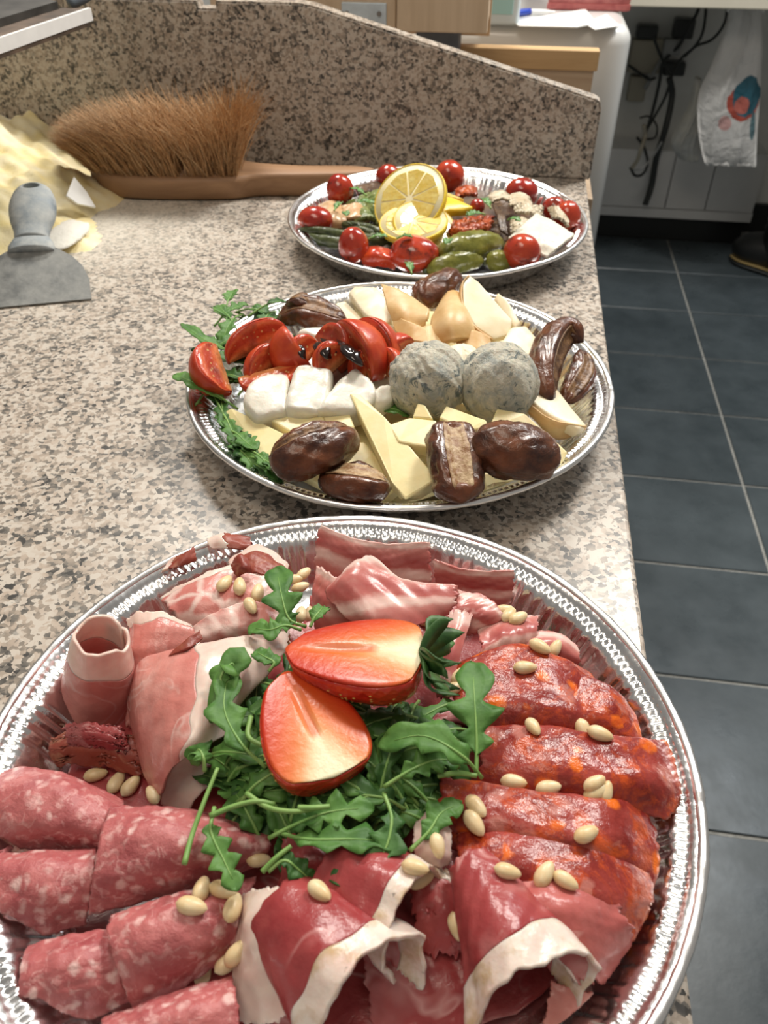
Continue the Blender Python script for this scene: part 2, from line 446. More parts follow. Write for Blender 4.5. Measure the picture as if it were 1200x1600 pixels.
M['scr_blade'] = dusty('dusty_steel_blade', (0.15, 0.16, 0.16), 0.45, 0.3, 0.35)
M['plastic_w'] = simple('white_plastic', (0.80, 0.80, 0.78), 0.35)
M['darkmetal'] = simple('dark_metal', (0.055, 0.052, 0.048), 0.5, 0.3, nz=(30, 0.5))
M['rustdark'] = simple('rusty_dark', (0.09, 0.06, 0.04), 0.65, nz=(40, 0.6))
M['litlip'] = simple('lit_white_steel', (0.88, 0.88, 0.87), 0.35, nz=(60, 0.04))  # bright light on the metal edge put into its white colour
a = Mt('aluminium_foil', 0.16, 1.0, col=(0.84, 0.85, 0.86)); a.bump(a.noise(120, 4, 0.6, 0.8), 0.28, 0.0014); a.rough(a.ramp(a.noise(60, 3), [(0.3, 0.14), (0.7, 0.30)])); M['foil'] = a
a = Mt('aluminium_rim', 0.30, 1.0, col=(0.95, 0.95, 0.95)); a.bump(a.noise(160, 3), 0.15, 0.001); M['foilrim'] = a

# --- cured meats
def meat(name, rough=0.30, sss=0.12):
    return Mt(name, rough, spec=0.5, sss=sss, sssr=(0.005, 0.0015, 0.001))
m = meat('salami', 0.36)
b = m.mix(m.ramp(m.noise(75, 4, 0.6), [(0.32, 0.0), (0.7, 1.0)]), (0.36, 0.078, 0.085), (0.53, 0.165, 0.16))
w = m.warp(0.008, 150)
sp = m.ramp(m.vor(150, w), [(0.16, 1.0), (0.40, 0.0)])
pick = m.ramp(m.sep(m.vor(150, w, out='Color')), [(0.30, 0.0), (0.55, 1.0)])
b = m.mix(m.math('MULTIPLY', m.math('MULTIPLY', sp, pick), 0.85), b, (0.74, 0.50, 0.47))
sm = m.ramp(m.noise(230, 3, 0.55, 0.9), [(0.54, 0.0), (0.68, 1.0)])
b = m.mix(m.math('MULTIPLY', sm, 0.6), b, (0.72, 0.42, 0.40))
m.col(b); m.bump(m.noise(260, 5, 0.65), 0.55, 0.0016); M['salami'] = m

m = meat('chorizo', 0.24, 0.05); m.b.inputs['Specular IOR Level'].default_value = 0.38
b = m.mix(m.ramp(m.noise(60, 4, 0.6), [(0.35, 0.0), (0.68, 1.0)]), (0.20, 0.018, 0.014), (0.38, 0.065, 0.052))
w = m.warp(0.014, 120)
big = m.math('MULTIPLY', m.ramp(m.vor(80, w), [(0.26, 1.0), (0.46, 0.0)]), m.ramp(m.sep(m.vor(80, w, out='Color')), [(0.45, 0.0), (0.60, 1.0)]))
b = m.mix(m.math('MULTIPLY', big, 0.6), b, (0.56, 0.23, 0.19))
org = m.math('MULTIPLY', m.ramp(m.vor(95, m.warp(0.012, 70, m.scale(m.obj(), (1, 1, 1.4)))), [(0.24, 1.0), (0.42, 0.0)]), m.ramp(m.sep(m.vor(95, m.warp(0.012, 70, m.scale(m.obj(), (1, 1, 1.4))), out='Color')), [(0.60, 0.0), (0.66, 1.0)]))
b = m.mix(org, b, (0.72, 0.145, 0.012))
haze = m.ramp(m.noise(52, 5, 0.7, 1.4), [(0.50, 0.0), (0.64, 0.85)])
b = m.mix(haze, b, (0.58, 0.085, 0.015))
u, v, _ = m.uv()
ed = m.math('MAXIMUM', m.ramp(v, [(0.0, 0.8), (0.10, 0.0)]), m.ramp(u, [(0.86, 0.0), (1.0, 0.85)]))
b = m.mix(m.math('MULTIPLY', ed, m.ramp(m.noise(120, 3), [(0.4, 0.0), (0.6, 1.0)])), b, (0.68, 0.13, 0.012))
b = m.mix(m.ramp(m.noise(210, 4, 0.65, 0.6), [(0.62, 0.0), (0.74, 0.45)]), b, (0.58, 0.22, 0.16))
m.col(b); m.bump(m.noise(95, 5, 0.58), 0.6, 0.0025); M['chorizo'] = m

def ham(name, a, b_, streak, rough=0.27, lines=34, amt=0.7, thr=0.028):
    m = meat(name, rough)
    b = m.mix(m.ramp(m.noise(45, 4, 0.6), [(0.3, 0.0), (0.72, 1.0)]), a, b_)
    n = m.noise(lines, 2, 0.5, 1.1)
    ln = m.ramp(m.math('ABSOLUTE', m.math('SUBTRACT', n, 0.5)), [(0.0, 1.0), (thr * 0.4, 0.75), (thr * 1.6, 0.0)])
    gate = m.ramp(m.noise(lines * 0.8, 3, 0.6, vec=m.scale(m.obj(), (1.3, 0.9, 1.1))), [(0.42, 0.0), (0.60, 1.0)])
    b = m.mix(m.math('MULTIPLY', m.math('MULTIPLY', ln, gate), amt), b, streak)
    b = m.mix(m.ramp(m.noise(lines * 0.55, 4, 0.6, 0.6), [(0.58, 0.0), (0.78, 0.45)]), b, streak)
    m.col(b); m.bump(m.noise(170, 5, 0.6), 0.4, 0.0014); return m
M['ham'] = ham('pink_ham', (0.55, 0.165, 0.14), (0.67, 0.29, 0.25), (0.80, 0.60, 0.55), lines=30, amt=0.55, thr=0.02)
def coppa():
    m = meat('coppa_lobed', 0.3)
    b = m.mix(m.ramp(m.noise(45, 4, 0.6), [(0.3, 0.0), (0.72, 1.0)]), (0.52, 0.15, 0.13), (0.66, 0.27, 0.23))
    w = m.warp(0.016, 55)
    e = m.ramp(m.vor(62, w, feature='DISTANCE_TO_EDGE'), [(0.0, 1.0), (0.05, 0.85), (0.16, 0.0)])
    b = m.mix(m.math('MULTIPLY', e, 0.85), b, (0.80, 0.62, 0.56))
    m.col(m.mix(m.ramp(m.noise(30, 4, 0.6), [(0.55, 0.0), (0.7, 0.6)]), b, (0.80, 0.60, 0.54))); m.bump(m.noise(170, 5, 0.6), 0.35, 0.0014); return m
M['coppa'] = coppa()
M['speck_pale'] = ham('speck_pale', (0.40, 0.085, 0.08), (0.54, 0.16, 0.145), (0.74, 0.45, 0.42), lines=26, amt=0.7, thr=0.02)

M['speck'] = ham('speck', (0.28, 0.032, 0.036), (0.44, 0.090, 0.088), (0.70, 0.40, 0.38), lines=24, amt=0.6, thr=0.018)
M['dried'] = ham('dried_ham', (0.20, 0.030, 0.020), (0.34, 0.07, 0.04), (0.50, 0.25, 0.15), rough=0.4, lines=50, amt=0.5)
m = meat('pancetta', 0.28)
u, v, _ = m.uv()
vv = m.math('ADD', m.math('MULTIPLY', v, 1.7), m.math('MULTIPLY', m.noise(26, 5, 0.62), 0.75))
fr = m.math('FRACT', m.math('ADD', vv, m.math('MULTIPLY', m.rnd(), 0.35)))
band = m.ramp(fr, [(0.0, (0.50, 0.15, 0.13)), (0.30, (0.40, 0.085, 0.08)), (0.46, (0.46, 0.12, 0.105)), (0.58, (0.78, 0.52, 0.47)), (0.72, (0.80, 0.58, 0.52)), (0.84, (0.58, 0.24, 0.21)), (1.0, (0.50, 0.15, 0.13))])
m.col(m.mix(m.ramp(m.noise(90, 4), [(0.4, 0.0), (0.8, 0.45)]), band, (0.60, 0.27, 0.24))); m.bump(m.noise(150, 4), 0.25, 0.001); M['pancetta'] = m
m = meat('fat', 0.26, 0.25)
m.col(m.mix(m.ramp(m.noise(70, 4), [(0.35, 0.0), (0.75, 1.0)]), (0.84, 0.68, 0.60), (0.72, 0.46, 0.40))); m.bump(m.noise(130, 4), 0.25, 0.001); M['fat'] = m
m = meat('fat_white', 0.3, 0.25)
yl = m.ramp(m.noise(75, 4, 0.65), [(0.48, 0.0), (0.66, 0.85)])
b = m.mix(m.ramp(m.noise(60, 4), [(0.35, 0.0), (0.7, 1.0)]), (0.82, 0.72, 0.64), (0.70, 0.50, 0.44))
b = m.mix(yl, b, (0.50, 0.34, 0.16)); b = m.mix(m.ramp(m.noise(260, 2), [(0.70, 0.0), (0.76, 0.7)]), b, (0.10, 0.09, 0.07))
m.col(b); m.bump(m.noise(150, 4), 0.4, 0.0015); M['fat_rind'] = m

# --- fruit, cheese, vegetables
def pair(name, a, b, sc, rough=0.4, bump=None, sss=0.0, spec=0.5, lo=0.35, hi=0.7, coat=0.0):
    m = Mt(name, rough, spec=spec, sss=sss, coat=coat)
    m.col(m.mix(m.ramp(m.noise(sc, 4, 0.6), [(lo, 0.0), (hi, 1.0)]), a, b))
    if bump: m.bump(m.noise(bump[0], 4), bump[1], bump[2])
    return m
M['rocket'] = pair('rocket_leaf', (0.040, 0.125, 0.022), (0.125, 0.275, 0.060), 60, 0.5, (220, 0.3, 0.001), spec=0.3)
M['rocket_d'] = pair('rocket_leaf_dark', (0.020, 0.075, 0.015), (0.070, 0.180, 0.040), 60, 0.5, (220, 0.3, 0.001), spec=0.3)
M['stem'] = pair('rocket_stem', (0.16, 0.33, 0.075), (0.27, 0.43, 0.13), 90, 0.45)
M['nut'] = pair('pine_nut', (0.70, 0.52, 0.27), (0.82, 0.69, 0.45), 160, 0.38, None, 0.15)
m = Mt('strawberry_skin', 0.22, sss=0.1, coat=0.4)
_, v, _ = m.uv()
m.col(m.mix(m.ramp(m.noise(80, 3), [(0.35, 0.0), (0.7, 1.0)]), (0.50, 0.018, 0.010), (0.66, 0.06, 0.018)))
m.bump(m.vor(320), 0.55, 0.0015); M['straw_skin'] = m
m = Mt('strawberry_flesh', 0.36, sss=0.15, coat=0.1)
u, v, _ = m.uv()          # u: 0 tip .. 1 calyx end; v: -1..1 across mapped to 0..1
ac = m.math('ABSOLUTE', m.math('SUBTRACT', v, 0.5))                      # 0 centre .. 0.5 edge
k = m.math('ADD', m.math('MULTIPLY', ac, 1.5), m.math('MULTIPLY', m.noise(120, 3), 0.12))
k = m.math('SUBTRACT', k, m.math('MULTIPLY', m.math('SUBTRACT', u, 0.72), 0.95))
b = m.ramp(k, [(0.0, (0.83, 0.74, 0.50)), (0.14, (0.80, 0.60, 0.36)), (0.30, (0.74, 0.30, 0.11)), (0.46, (0.72, 0.17, 0.035)), (0.70, (0.64, 0.085, 0.014)), (0.95, (0.52, 0.03, 0.008))])
core = m.math('MULTIPLY', m.ramp(ac, [(0.03, 1.0), (0.075, 0.0)]), m.ramp(m.math('ABSOLUTE', m.math('SUBTRACT', u, 0.42)), [(0.20, 1.0), (0.27, 0.0)]))
b = m.mix(m.math('MULTIPLY', core, 0.9), b, (0.66, 0.17, 0.07))
m.col(b); m.bump(m.math('ADD', m.noise(260, 4), m.math('MULTIPLY', core, -1.5)), 0.35, 0.0012); M['straw_flesh'] = m
M['seed'] = simple('strawberry_seed', (0.70, 0.48, 0.12), 0.4)
M['calyx'] = pair('calyx_leaf', (0.02, 0.07, 0.015), (0.07, 0.18, 0.04), 120, 0.5)
m = Mt('date_skin', 0.26, coat=0.25)
m.col(m.mix(m.ramp(m.noise(55, 5, 0.65), [(0.35, 0.0), (0.7, 1.0)]), (0.038, 0.013, 0.009), (0.20, 0.066, 0.026)))
vn = m.noise(1.0, 5, 0.6, 1.0, vec=m.scale(m.obj(), (120, 120, 190))); m.bump(vn, 0.45, 0.0025); M['date'] = m
M['date_in'] = pair('date_lining', (0.24, 0.11, 0.04), (0.62, 0.47, 0.28), 190, 0.45, (320, 0.6, 0.0015))
M['date_in_dark'] = pair('date_lining_dark', (0.07, 0.028, 0.014), (0.34, 0.19, 0.085), 150, 0.4, (300, 0.6, 0.0015))
M['mozz'] = pair('mozzarella', (0.74, 0.70, 0.60), (0.82, 0.80, 0.72), 70, 0.35, (160, 0.35, 0.0015), 0.2)
M['cheese'] = pair('semi_hard_cheese', (0.82, 0.69, 0.34), (0.87, 0.77, 0.45), 60, 0.42, (220, 0.12, 0.001), 0.15)
M['smoked'] = pair('smoked_cheese_rind', (0.60, 0.36, 0.13), (0.74, 0.54, 0.28), 55, 0.42, (180, 0.2, 0.001), 0.1)
M['smoked_in'] = pair('smoked_cheese_paste', (0.82, 0.70, 0.47), (0.85, 0.78, 0.60), 60, 0.4, (220, 0.1, 0.001), 0.15)
m = Mt('blue_cheese', 0.55, sss=0.1)
b = m.mix(m.ramp(m.noise(70, 5, 0.72, 1.0), [(0.48, 0.0), (0.64, 1.0)]), (0.84, 0.80, 0.66), (0.52, 0.55, 0.51))
b = m.mix(m.math('MULTIPLY', m.ramp(m.noise(150, 5, 0.75, 0.9), [(0.53, 0.0), (0.60, 0.9)]), m.ramp(m.noise(40, 3, 0.6), [(0.38, 0.0), (0.50, 1.0)])), b, (0.12, 0.17, 0.18))
m.col(b); m.bump(m.noise(190, 6, 0.75), 1.0, 0.005); M['blue'] = m
M['cream_ball'] = pair('cream_cheese', (0.78, 0.70, 0.50), (0.84, 0.79, 0.64), 90, 0.5, (180, 0.4, 0.002), 0.15)
M['tom_skin'] = pair('tomato_skin', (0.46, 0.030, 0.012), (0.64, 0.10, 0.026), 60, 0.34, (120, 0.35, 0.0015), 0.05)
m = Mt('tomato_flesh', 0.2, sss=0.08, coat=0.2)
uu, _, _ = m.uv()
b = m.ramp(m.math('ADD', uu, m.math('MULTIPLY', m.math('SUBTRACT', m.noise(90, 3), 0.5), 0.35)), [(0.05, (0.72, 0.30, 0.11)), (0.30, (0.62, 0.13, 0.04)), (0.45, (0.42, 0.045, 0.016)), (0.66, (0.50, 0.06, 0.02)), (0.78, (0.68, 0.15, 0.05)), (0.95, (0.58, 0.05, 0.018))])
b = m.mix(m.math('MULTIPLY', m.ramp(m.vor(260), [(0.18, 1.0), (0.28, 0.0)]), m.ramp(m.math('ABSOLUTE', m.math('SUBTRACT', uu, 0.52)), [(0.10, 0.8), (0.16, 0.0)])), b, (0.74, 0.50, 0.20))
m.col(m.mix(m.ramp(m.noise(55, 4, 0.6), [(0.52, 0.0), (0.68, 0.75)]), b, (0.17, 0.026, 0.014))); m.bump(m.noise(170, 4), 0.5, 0.002); M['tom_flesh'] = m
m = Mt('roast_tomato', 0.17, coat=0.4)
b = m.mix(m.ramp(m.noise(40, 4), [(0.35, 0.0), (0.7, 1.0)]), (0.32, 0.016, 0.010), (0.54, 0.06, 0.020))
m.col(m.mix(m.ramp(m.noise(60, 4, 0.65), [(0.55, 0.0), (0.68, 0.85)]), b, (0.06, 0.016, 0.010))); m.bump(m.noise(130, 4), 0.35, 0.0015); M['roast_tom'] = m
M['balsamic'] = simple('balsamic_glaze', (0.012, 0.005, 0.004), 0.08, coat=0.5)
M['lemon_rind'] = pair('lemon_rind', (0.78, 0.52, 0.02), (0.86, 0.64, 0.05), 80, 0.35, (420, 0.4, 0.0008))
M['lemon_pith'] = pair('lemon_pith', (0.82, 0.72, 0.38), (0.85, 0.80, 0.55), 120, 0.5)
M['lemon_flesh'] = pair('lemon_flesh', (0.72, 0.52, 0.10), (0.80, 0.66, 0.24), 160, 0.16, (260, 0.5, 0.0012), 0.2, coat=0.3)
M['gherkin'] = pair('gherkin', (0.11, 0.12, 0.018), (0.25, 0.24, 0.045), 70, 0.25, (160, 0.5, 0.0015))
M['asparagus'] = pair('asparagus', (0.020, 0.030, 0.009), (0.085, 0.105, 0.03), 120, 0.35, (200, 0.5, 0.0015))
M['courgette'] = pair('grilled_courgette', (0.09, 0.14, 0.03), (0.33, 0.36, 0.13), 85, 0.32, (150, 0.5, 0.002))
M['pepper_red'] = pair('roasted_red_pepper', (0.42, 0.025, 0.010), (0.62, 0.08, 0.02), 60, 0.2, (150, 0.4, 0.0015))
M['dried_tom'] = pair('dried_tomato', (0.28, 0.030, 0.008), (0.55, 0.12, 0.02), 80, 0.28, (170, 0.6, 0.002))
M['aubergine'] = pair('grilled_aubergine', (0.035, 0.018, 0.014), (0.20, 0.12, 0.06), 60, 0.35, (130, 0.4, 0.0015))
M['fennel'] = pair('grilled_beige_veg', (0.52, 0.30, 0.15), (0.68, 0.48, 0.28), 70, 0.32, (130, 0.4, 0.0015))
M['mushroom'] = pair('mushroom_slice', (0.50, 0.40, 0.26), (0.76, 0.69, 0.54), 75, 0.38, (150, 0.4, 0.0015), 0.1)
M['sheet_cheese'] = pair('white_cheese_slice', (0.78, 0.73, 0.60), (0.85, 0.82, 0.72), 60, 0.35, (120, 0.3, 0.0015), 0.15)
M['basil'] = pair('herb_leaf', (0.035, 0.13, 0.018), (0.11, 0.28, 0.05), 90, 0.35)

# ------------------------------------------------------------------ the setting
EDGE = 0.0955                     # worktop edge
YB = 1.022                        # face of the granite upstand
FZ = -0.90
fl = box('floor', -2.4, 2.2, -1.2, 3.36, FZ - 0.06, FZ - 0.004, M['grout'], kind='structure')
ti = None
rows = [0.707 + 0.3115 * k for k in range(-4, 9)]
for r in rows[:-1]:
    for x in (-0.552, 0.048, 0.648, 1.248):
        y1 = min(r + 0.3115, 3.355)
        if y1 - r < 0.05: continue
        if ti is None or y1 - r < 0.31:
            bm = bmesh.new(); bmesh.ops.create_cube(bm, size=1)
            for v in bm.verts: v.co = Vector((v.co.x * 0.593, v.co.y * (y1 - r - 0.007), v.co.z * 0.010))
            bmesh.ops.bevel(bm, geom=[e for e in bm.edges if all(v.co.z > 0 for v in e.verts)], offset=0.0015, segments=1, affect='EDGES')
            me = bpy.data.meshes.new('tile'); bm.to_mesh(me); bm.free(); me.materials.append(M['tile'].m)
            if y1 - r >= 0.31: ti = me
        else: me = ti
        o = bpy.data.objects.new('tile', me); COL.objects.link(o); o.parent = fl
        o.location = Vector((x + 0.3, (r + y1) / 2, FZ - 0.005)) - fl.location
wb = box('wall_back', -2.4, 2.2, 3.36, 3.46, FZ, 1.6, M['plaster'], kind='structure')
box('baseboard_back', -2.4, 2.2, 3.335, 3.362, FZ - 0.002, FZ + 0.105, M['black'], kind='structure')

wt = box('granite_worktop', -1.25, EDGE, -0.7, YB + 0.028, -0.03, 0.0, M['granite'], bev=0.003, seg=3, smooth=False,
         label='long flecked beige and grey granite worktop under the food platters', cat='worktop')
cb = empty('base_cabinet', (-0.6, 0.16, FZ), 'grey base cabinet carrying the granite worktop', 'cabinet')
box('body', -1.23, 0.055, -0.68, YB + 0.02, FZ + 0.09, -0.0305, M['cab'], cb)
box('plinth', -1.21, 0.02, -0.66, YB, FZ, FZ + 0.092, M['black'], cb)
for k in range(3):
    y0 = -0.67 + k * 0.563
    d = box('door', 0.054, 0.072, y0 + 0.004, y0 + 0.558, FZ + 0.10, -0.045, M['cab'], cb, bev=0.002)
    sweep('handle', [(0.071, y0 + 0.20, -0.10), (0.088, y0 + 0.21, -0.10), (0.088, y0 + 0.35, -0.10), (0.071, y0 + 0.36, -0.10)], [0.004] * 4, M['steel'], n=8, m=14, parent=d, world=True)
# upstand: flat on the left, then sloping down to the right, notched once
up = [(-1.25, 0.0), (0.0985, 0.0), (0.1, 0.004), (0.1, 0.078), (0.0975, 0.086), (0.092, 0.089), (-0.235, 0.1735), (-0.25, 0.1755), (-0.3465, 0.1755), (-0.347, 0.168), (-0.368, 0.168), (-0.370, 0.1755), (-1.25, 0.1755)]
bm = bmesh.new()
fr_ = [bm.verts.new((x, YB, z)) for x, z in up]; bk_ = [bm.verts.new((x, YB + 0.026, z)) for x, z in up]
bm.faces.new(fr_); bm.faces.new(bk_[::-1])
for i in range(len(up)):
    j = (i + 1) % len(up); bm.faces.new((fr_[j], fr_[i], bk_[i], bk_[j]))
bmesh.ops.recalc_face_normals(bm, faces=bm.faces)
bmesh.ops.bevel(bm, geom=[e for e in bm.edges if (abs(e.verts[0].co.y - e.verts[1].co.y) < 1e-5)], offset=0.0022, segments=2, affect='EDGES')
bm_obj('granite_upstand', bm, M['granite_up'], label='granite upstand with a sloping top behind the worktop', cat='upstand')

# ------------------------------------------------------------------ things behind the upstand
# low table hidden behind the upstand that carries the wooden pieces
tb = empty('side_table', (-0.25, 1.35, FZ), 'low wooden side table behind the granite upstand', 'table')
box('table_top', -0.72, 0.115, 1.09, 1.56, -0.075, -0.045, M['wood_box'], tb, bev=0.003)
for x in (-0.69, 0.075):
    for y in (1.12, 1.53):
        box('leg', x - 0.02, x + 0.02, y - 0.02, y + 0.02, FZ, -0.074, M['wood_box'], tb)
# crate with a plank on top
YW = 1.24
def xz(px, py, Y): p = PY(px, py, Y); return p[0], p[2]
x0, zt = xz(716, 72, YW); x1, zt2 = xz(938, 80, YW); zb = xz(938, 112, YW)[1]
cr_ = empty('wooden_crate', ((x0 + x1) / 2, YW + 0.08, -0.045), 'low open wooden crate with an orange-brown top rail behind the upstand', 'crate')
box('front_board', x0, x1 - 0.004, YW + 0.004, YW + 0.018, -0.044, zb + 0.001, M['wood_box'], cr_, bev=0.001)
box('top_rail', x0, x1, YW, YW + 0.024, zb, zt2, M['wood_plank'], cr_, bev=0.0015)
box('back_board', x0, x1 - 0.004, YW + 0.15, YW + 0.164, -0.044, zb - 0.01, M['wood_box'], cr_, bev=0.001)
for xx in (x0, x1 - 0.018):
    box('side_board', xx, xx + 0.013, YW + 0.018, YW + 0.15, -0.044, zb - 0.004, M['wood_box'], cr_, bev=0.001)
# tall pale panel with a zinc bracket
YP = 1.17
xl = xz(330, 20, YP)[0]; xm = xz(606, 50, YP)[0]; xr, zpb = xz(761, 52, YP); zp_top = 0.36
pn = empty('wooden_cabinet', ((xl + xr) / 2, YP + 0.05, -0.045), 'pale bare wood cabinet with a zinc bracket standing behind the upstand', 'cabinet')
box('front_panel', xl, xm + 0.010, YP, YP + 0.016, zpb - 0.02, zp_top, M['wood_pale'], pn, bev=0.001)
box('door', xm + 0.012, xr, YP - 0.006, YP + 0.014, zpb, zp_top, M['wood_pale'], pn, bev=0.0015)
box('side_panel', xr - 0.014, xr - 0.002, YP + 0.014, YP + 0.11, zpb + 0.004, zp_top, M['wood_pale'], pn)
box('post', xl + 0.02, xl + 0.06, YP + 0.002, YP + 0.09, -0.0452, zpb - 0.018, M['wood_box'], pn)
box('back_panel', xl, xr, YP + 0.10, YP + 0.112, zpb - 0.02, zp_top, M['wood_pale'], pn)
bx0, bz1 = xz(534, 4, YP); bx1, bz0 = xz(604, 52, YP)
br = box('bracket', bx0, bx1, YP - 0.0035, YP + 0.0005, bz0 - 0.004, bz1 + 0.001, M['zinc'], pn, bev=0.001)
for (qx, qy) in ((543, 20), (593, 21), (567, 31)):  # two screws; the third disc is an open hole, its dark put in
    hx, hz = xz(qx, qy, YP)
    V = []; n = 12
    bmm = bmesh.new(); bmesh.ops.create_cone(bmm, cap_ends=True, segments=n, radius1=0.0032, radius2=0.0026, depth=0.002)
    for v in bmm.verts: v.co = Vector((hx + v.co.x, YP - 0.0042 - v.co.z * 1.0, hz + v.co.y))
    bm_obj('screw_and_hole', bmm, M['screw_and_hole'], br)
gx0, gz1 = xz(651, 52, YP + 0.03); gx1, gz0 = xz(716, 86, YP + 0.03)
gb = box('grey_riser_block', gx0, gx1, YP + 0.022, YP + 0.075, -0.045, zpb + 0.0005, simple('slate_block', (0.13, 0.15, 0.18), 0.6, nz=(30, 0.2)), bev=0.002,
    label='slate grey block propping up the pale wooden cabinet', cat='block')
# white rounded appliance
YA = 1.66
ax1, az1 = xz(990, 62, YA)
ax0 = ax1 - 0.62; azt = xz(880, 40, YA)[1]
ap = empty('white_appliance', ((ax0 + ax1) / 2, YA + 0.3, FZ), 'white enamelled appliance with rounded corners behind the upstand', 'appliance')
def rounded_box(name, x0, x1, y0, y1, z0, z1, rv, rt, mat, parent):
    n = 10; ring = []
    for cx, cy, a in ((x1 - rv, y1 - rv, 0), (x0 + rv, y1 - rv, 90), (x0 + rv, y0 + rv, 180), (x1 - rv, y0 + rv, 270)):
        for k in range(n + 1):
            t = math.radians(a + 90 * k / n); ring.append((cx, cy, math.cos(t), math.sin(t)))
    V = []; levels = [(z0, 0.0)] + [(z1 - rt + rt * math.sin(math.radians(90 * k / 8)), rt * (1 - math.cos(math.radians(90 * k / 8)))) for k in range(9)]
    for z, ins in levels:
        for cx, cy, c, s in ring: V.append((cx + (rv - ins) * c, cy + (rv - ins) * s, z))
    m = len(ring); Fc = []
    for l in range(len(levels) - 1):
        for k in range(m):
            a, b = l * m + k, l * m + (k + 1) % m; Fc.append((a, b, b + m, a + m))
    Fc.append(tuple(range(m))[::-1]); Fc.append(tuple((len(levels) - 1) * m + k for k in range(m)))
    return mesh(name, V, Fc, mat, parent, True)
rounded_box('body', ax0, ax1, YA, YA + 0.60, FZ + 0.03, azt, 0.045, 0.030, M['enamel'], ap)
box('foot_plinth', ax0 + 0.03, ax1 - 0.03, YA + 0.03, YA + 0.57, FZ, FZ + 0.032, M['black'], ap)
ZA = azt
# things on the appliance
def PZ(px, py, z): return P(px, py, z)
red = pair('red_flecked_plastic', (0.36, 0.075, 0.075), (0.52, 0.16, 0.15), 70, 0.35)
c = PZ(918, 14, ZA + 0.001)
c = np.array([c[0], c[1] + 0.045, ZA])
V = []; hw0, hw1, hd0, hd1, hh = 0.074, 0.088, 0.06, 0.07, 0.10
crt = empty('red_tub', c, 'red mottled plastic tub on the white appliance', 'tub')
for (w_, d_, z_) in ((hw0, hd0, 0), (hw1, hd1, hh), (hw1 - .006, hd1 - .006, hh), (hw0 - .005, hd0 - .005, .005)):
    V += [(c[0] + sx * w_, c[1] + sy * d_, c[2] + z_) for sx, sy in ((-1, -1), (1, -1), (1, 1), (-1, 1))]
Fc = [(3, 2, 1, 0)] + [(l * 4 + k, l * 4 + (k + 1) % 4, l * 4 + 4 + (k + 1) % 4, l * 4 + 4 + k) for l in range(3) for k in range(4)] + [(12, 13, 14, 15)]
mesh('tub_body', V, Fc, red, crt, False)
box('lip', c[0] - hw0 - .004, c[0] + hw0 + .004, c[1] - hd0 - .004, c[1] - hd0, c[2] + 0.002, c[2] + 0.012, red, crt, bev=0.001)
def paper(name, pts, z, th, mat, **kw):
    Q = [PZ(a, b, z) for a, b in pts]
    return slab(name, [tuple(q) for q in Q], th, mat, bev=0, world=True, reg=False, **kw)
pm = simple('paper_white', (0.82, 0.82, 0.80), 0.7)
paper('paper_sheet', [(800, 33), (915, 14), (932, 36), (900, 42), (812, 40)], ZA + 0.003, 0.0018, pm, label='creased white paper sheet sticking up beside the red tub', cat='paper')
paper('paper_sheet', [(912, 36), (948, 22), (968, 40), (930, 46)], ZA + 0.0012, 0.0010, pm, label='white paper sheet lying under the red tub corner', cat='paper')
pe = empty('ballpoint_pen', PZ(835, 18, ZA), 'blue and white ballpoint pen lying on the white appliance', 'pen')
pa, pb, pc = PZ(797, 22, ZA + .006), PZ(828, 18, ZA + .006), PZ(868, 19, ZA + .006)
sweep('cap', [pa, pa * .5 + pb * .5, pb], [0.0055, 0.006, 0.0055], simple('pen_blue', (0.02, 0.06, 0.42), 0.3), n=10, m=8, parent=pe, world=True)
sweep('barrel', [pb, pb * .5 + pc * .5, pc], [0.0042, 0.0042, 0.002], M['plastic_w'], n=10, m=8, parent=pe, world=True)
dv = empty('pale_blue_device', PZ(785, 12, ZA), 'pale blue plastic device with a glassy panel beside the wooden cabinet', 'device')
q = PZ(785, 40, ZA)
box('housing', q[0] - 0.05, q[0] + 0.028, q[1] + 0.005, q[1] + 0.085, ZA - 0.001, ZA + 0.06, simple('pale_blue_plastic', (0.58, 0.68, 0.74), 0.35), dv, bev=0.006, seg=3)
box('panel', q[0] - 0.040, q[0] + 0.016, q[1] + 0.0035, q[1] + 0.008, ZA + 0.016, ZA + 0.055, simple('aqua_screen', (0.35, 0.60, 0.62), 0.15), dv, bev=0.001)
bl = PZ(845, 8, ZA); 
blob('dark_round_pot', (bl[0] - 0.03, bl[1] + 0.14, ZA + 0.03), 0.05, 0.05, 0.031, simple('dark_pot', (0.05, 0.055, 0.05), 0.4), amp=0.01, sq=0.85, label='dark round pot behind the red tub', cat='pot')

# ------------------------------------------------------------------ desk and clutter at the back
YD = 2.62
dx0, dz0 = xz(980, 12, YD); dz0 = xz(1090, 13, YD)[1]
dk = empty('cream_desk', (1.1, 3.0, FZ), 'cream topped desk against the back wall', 'desk')
box('desk_top', 0.02, 1.75, YD, 3.34, dz0, dz0 + 0.045, M['cream'], dk, bev=0.003)
box('side_panel', 1.70, 1.74, YD + 0.05, 3.33, FZ, dz0, M['whitepanel'], dk)
box('side_panel', 0.04, 0.08, YD + 0.05, 3.33, FZ, dz0, M['whitepanel'], dk)
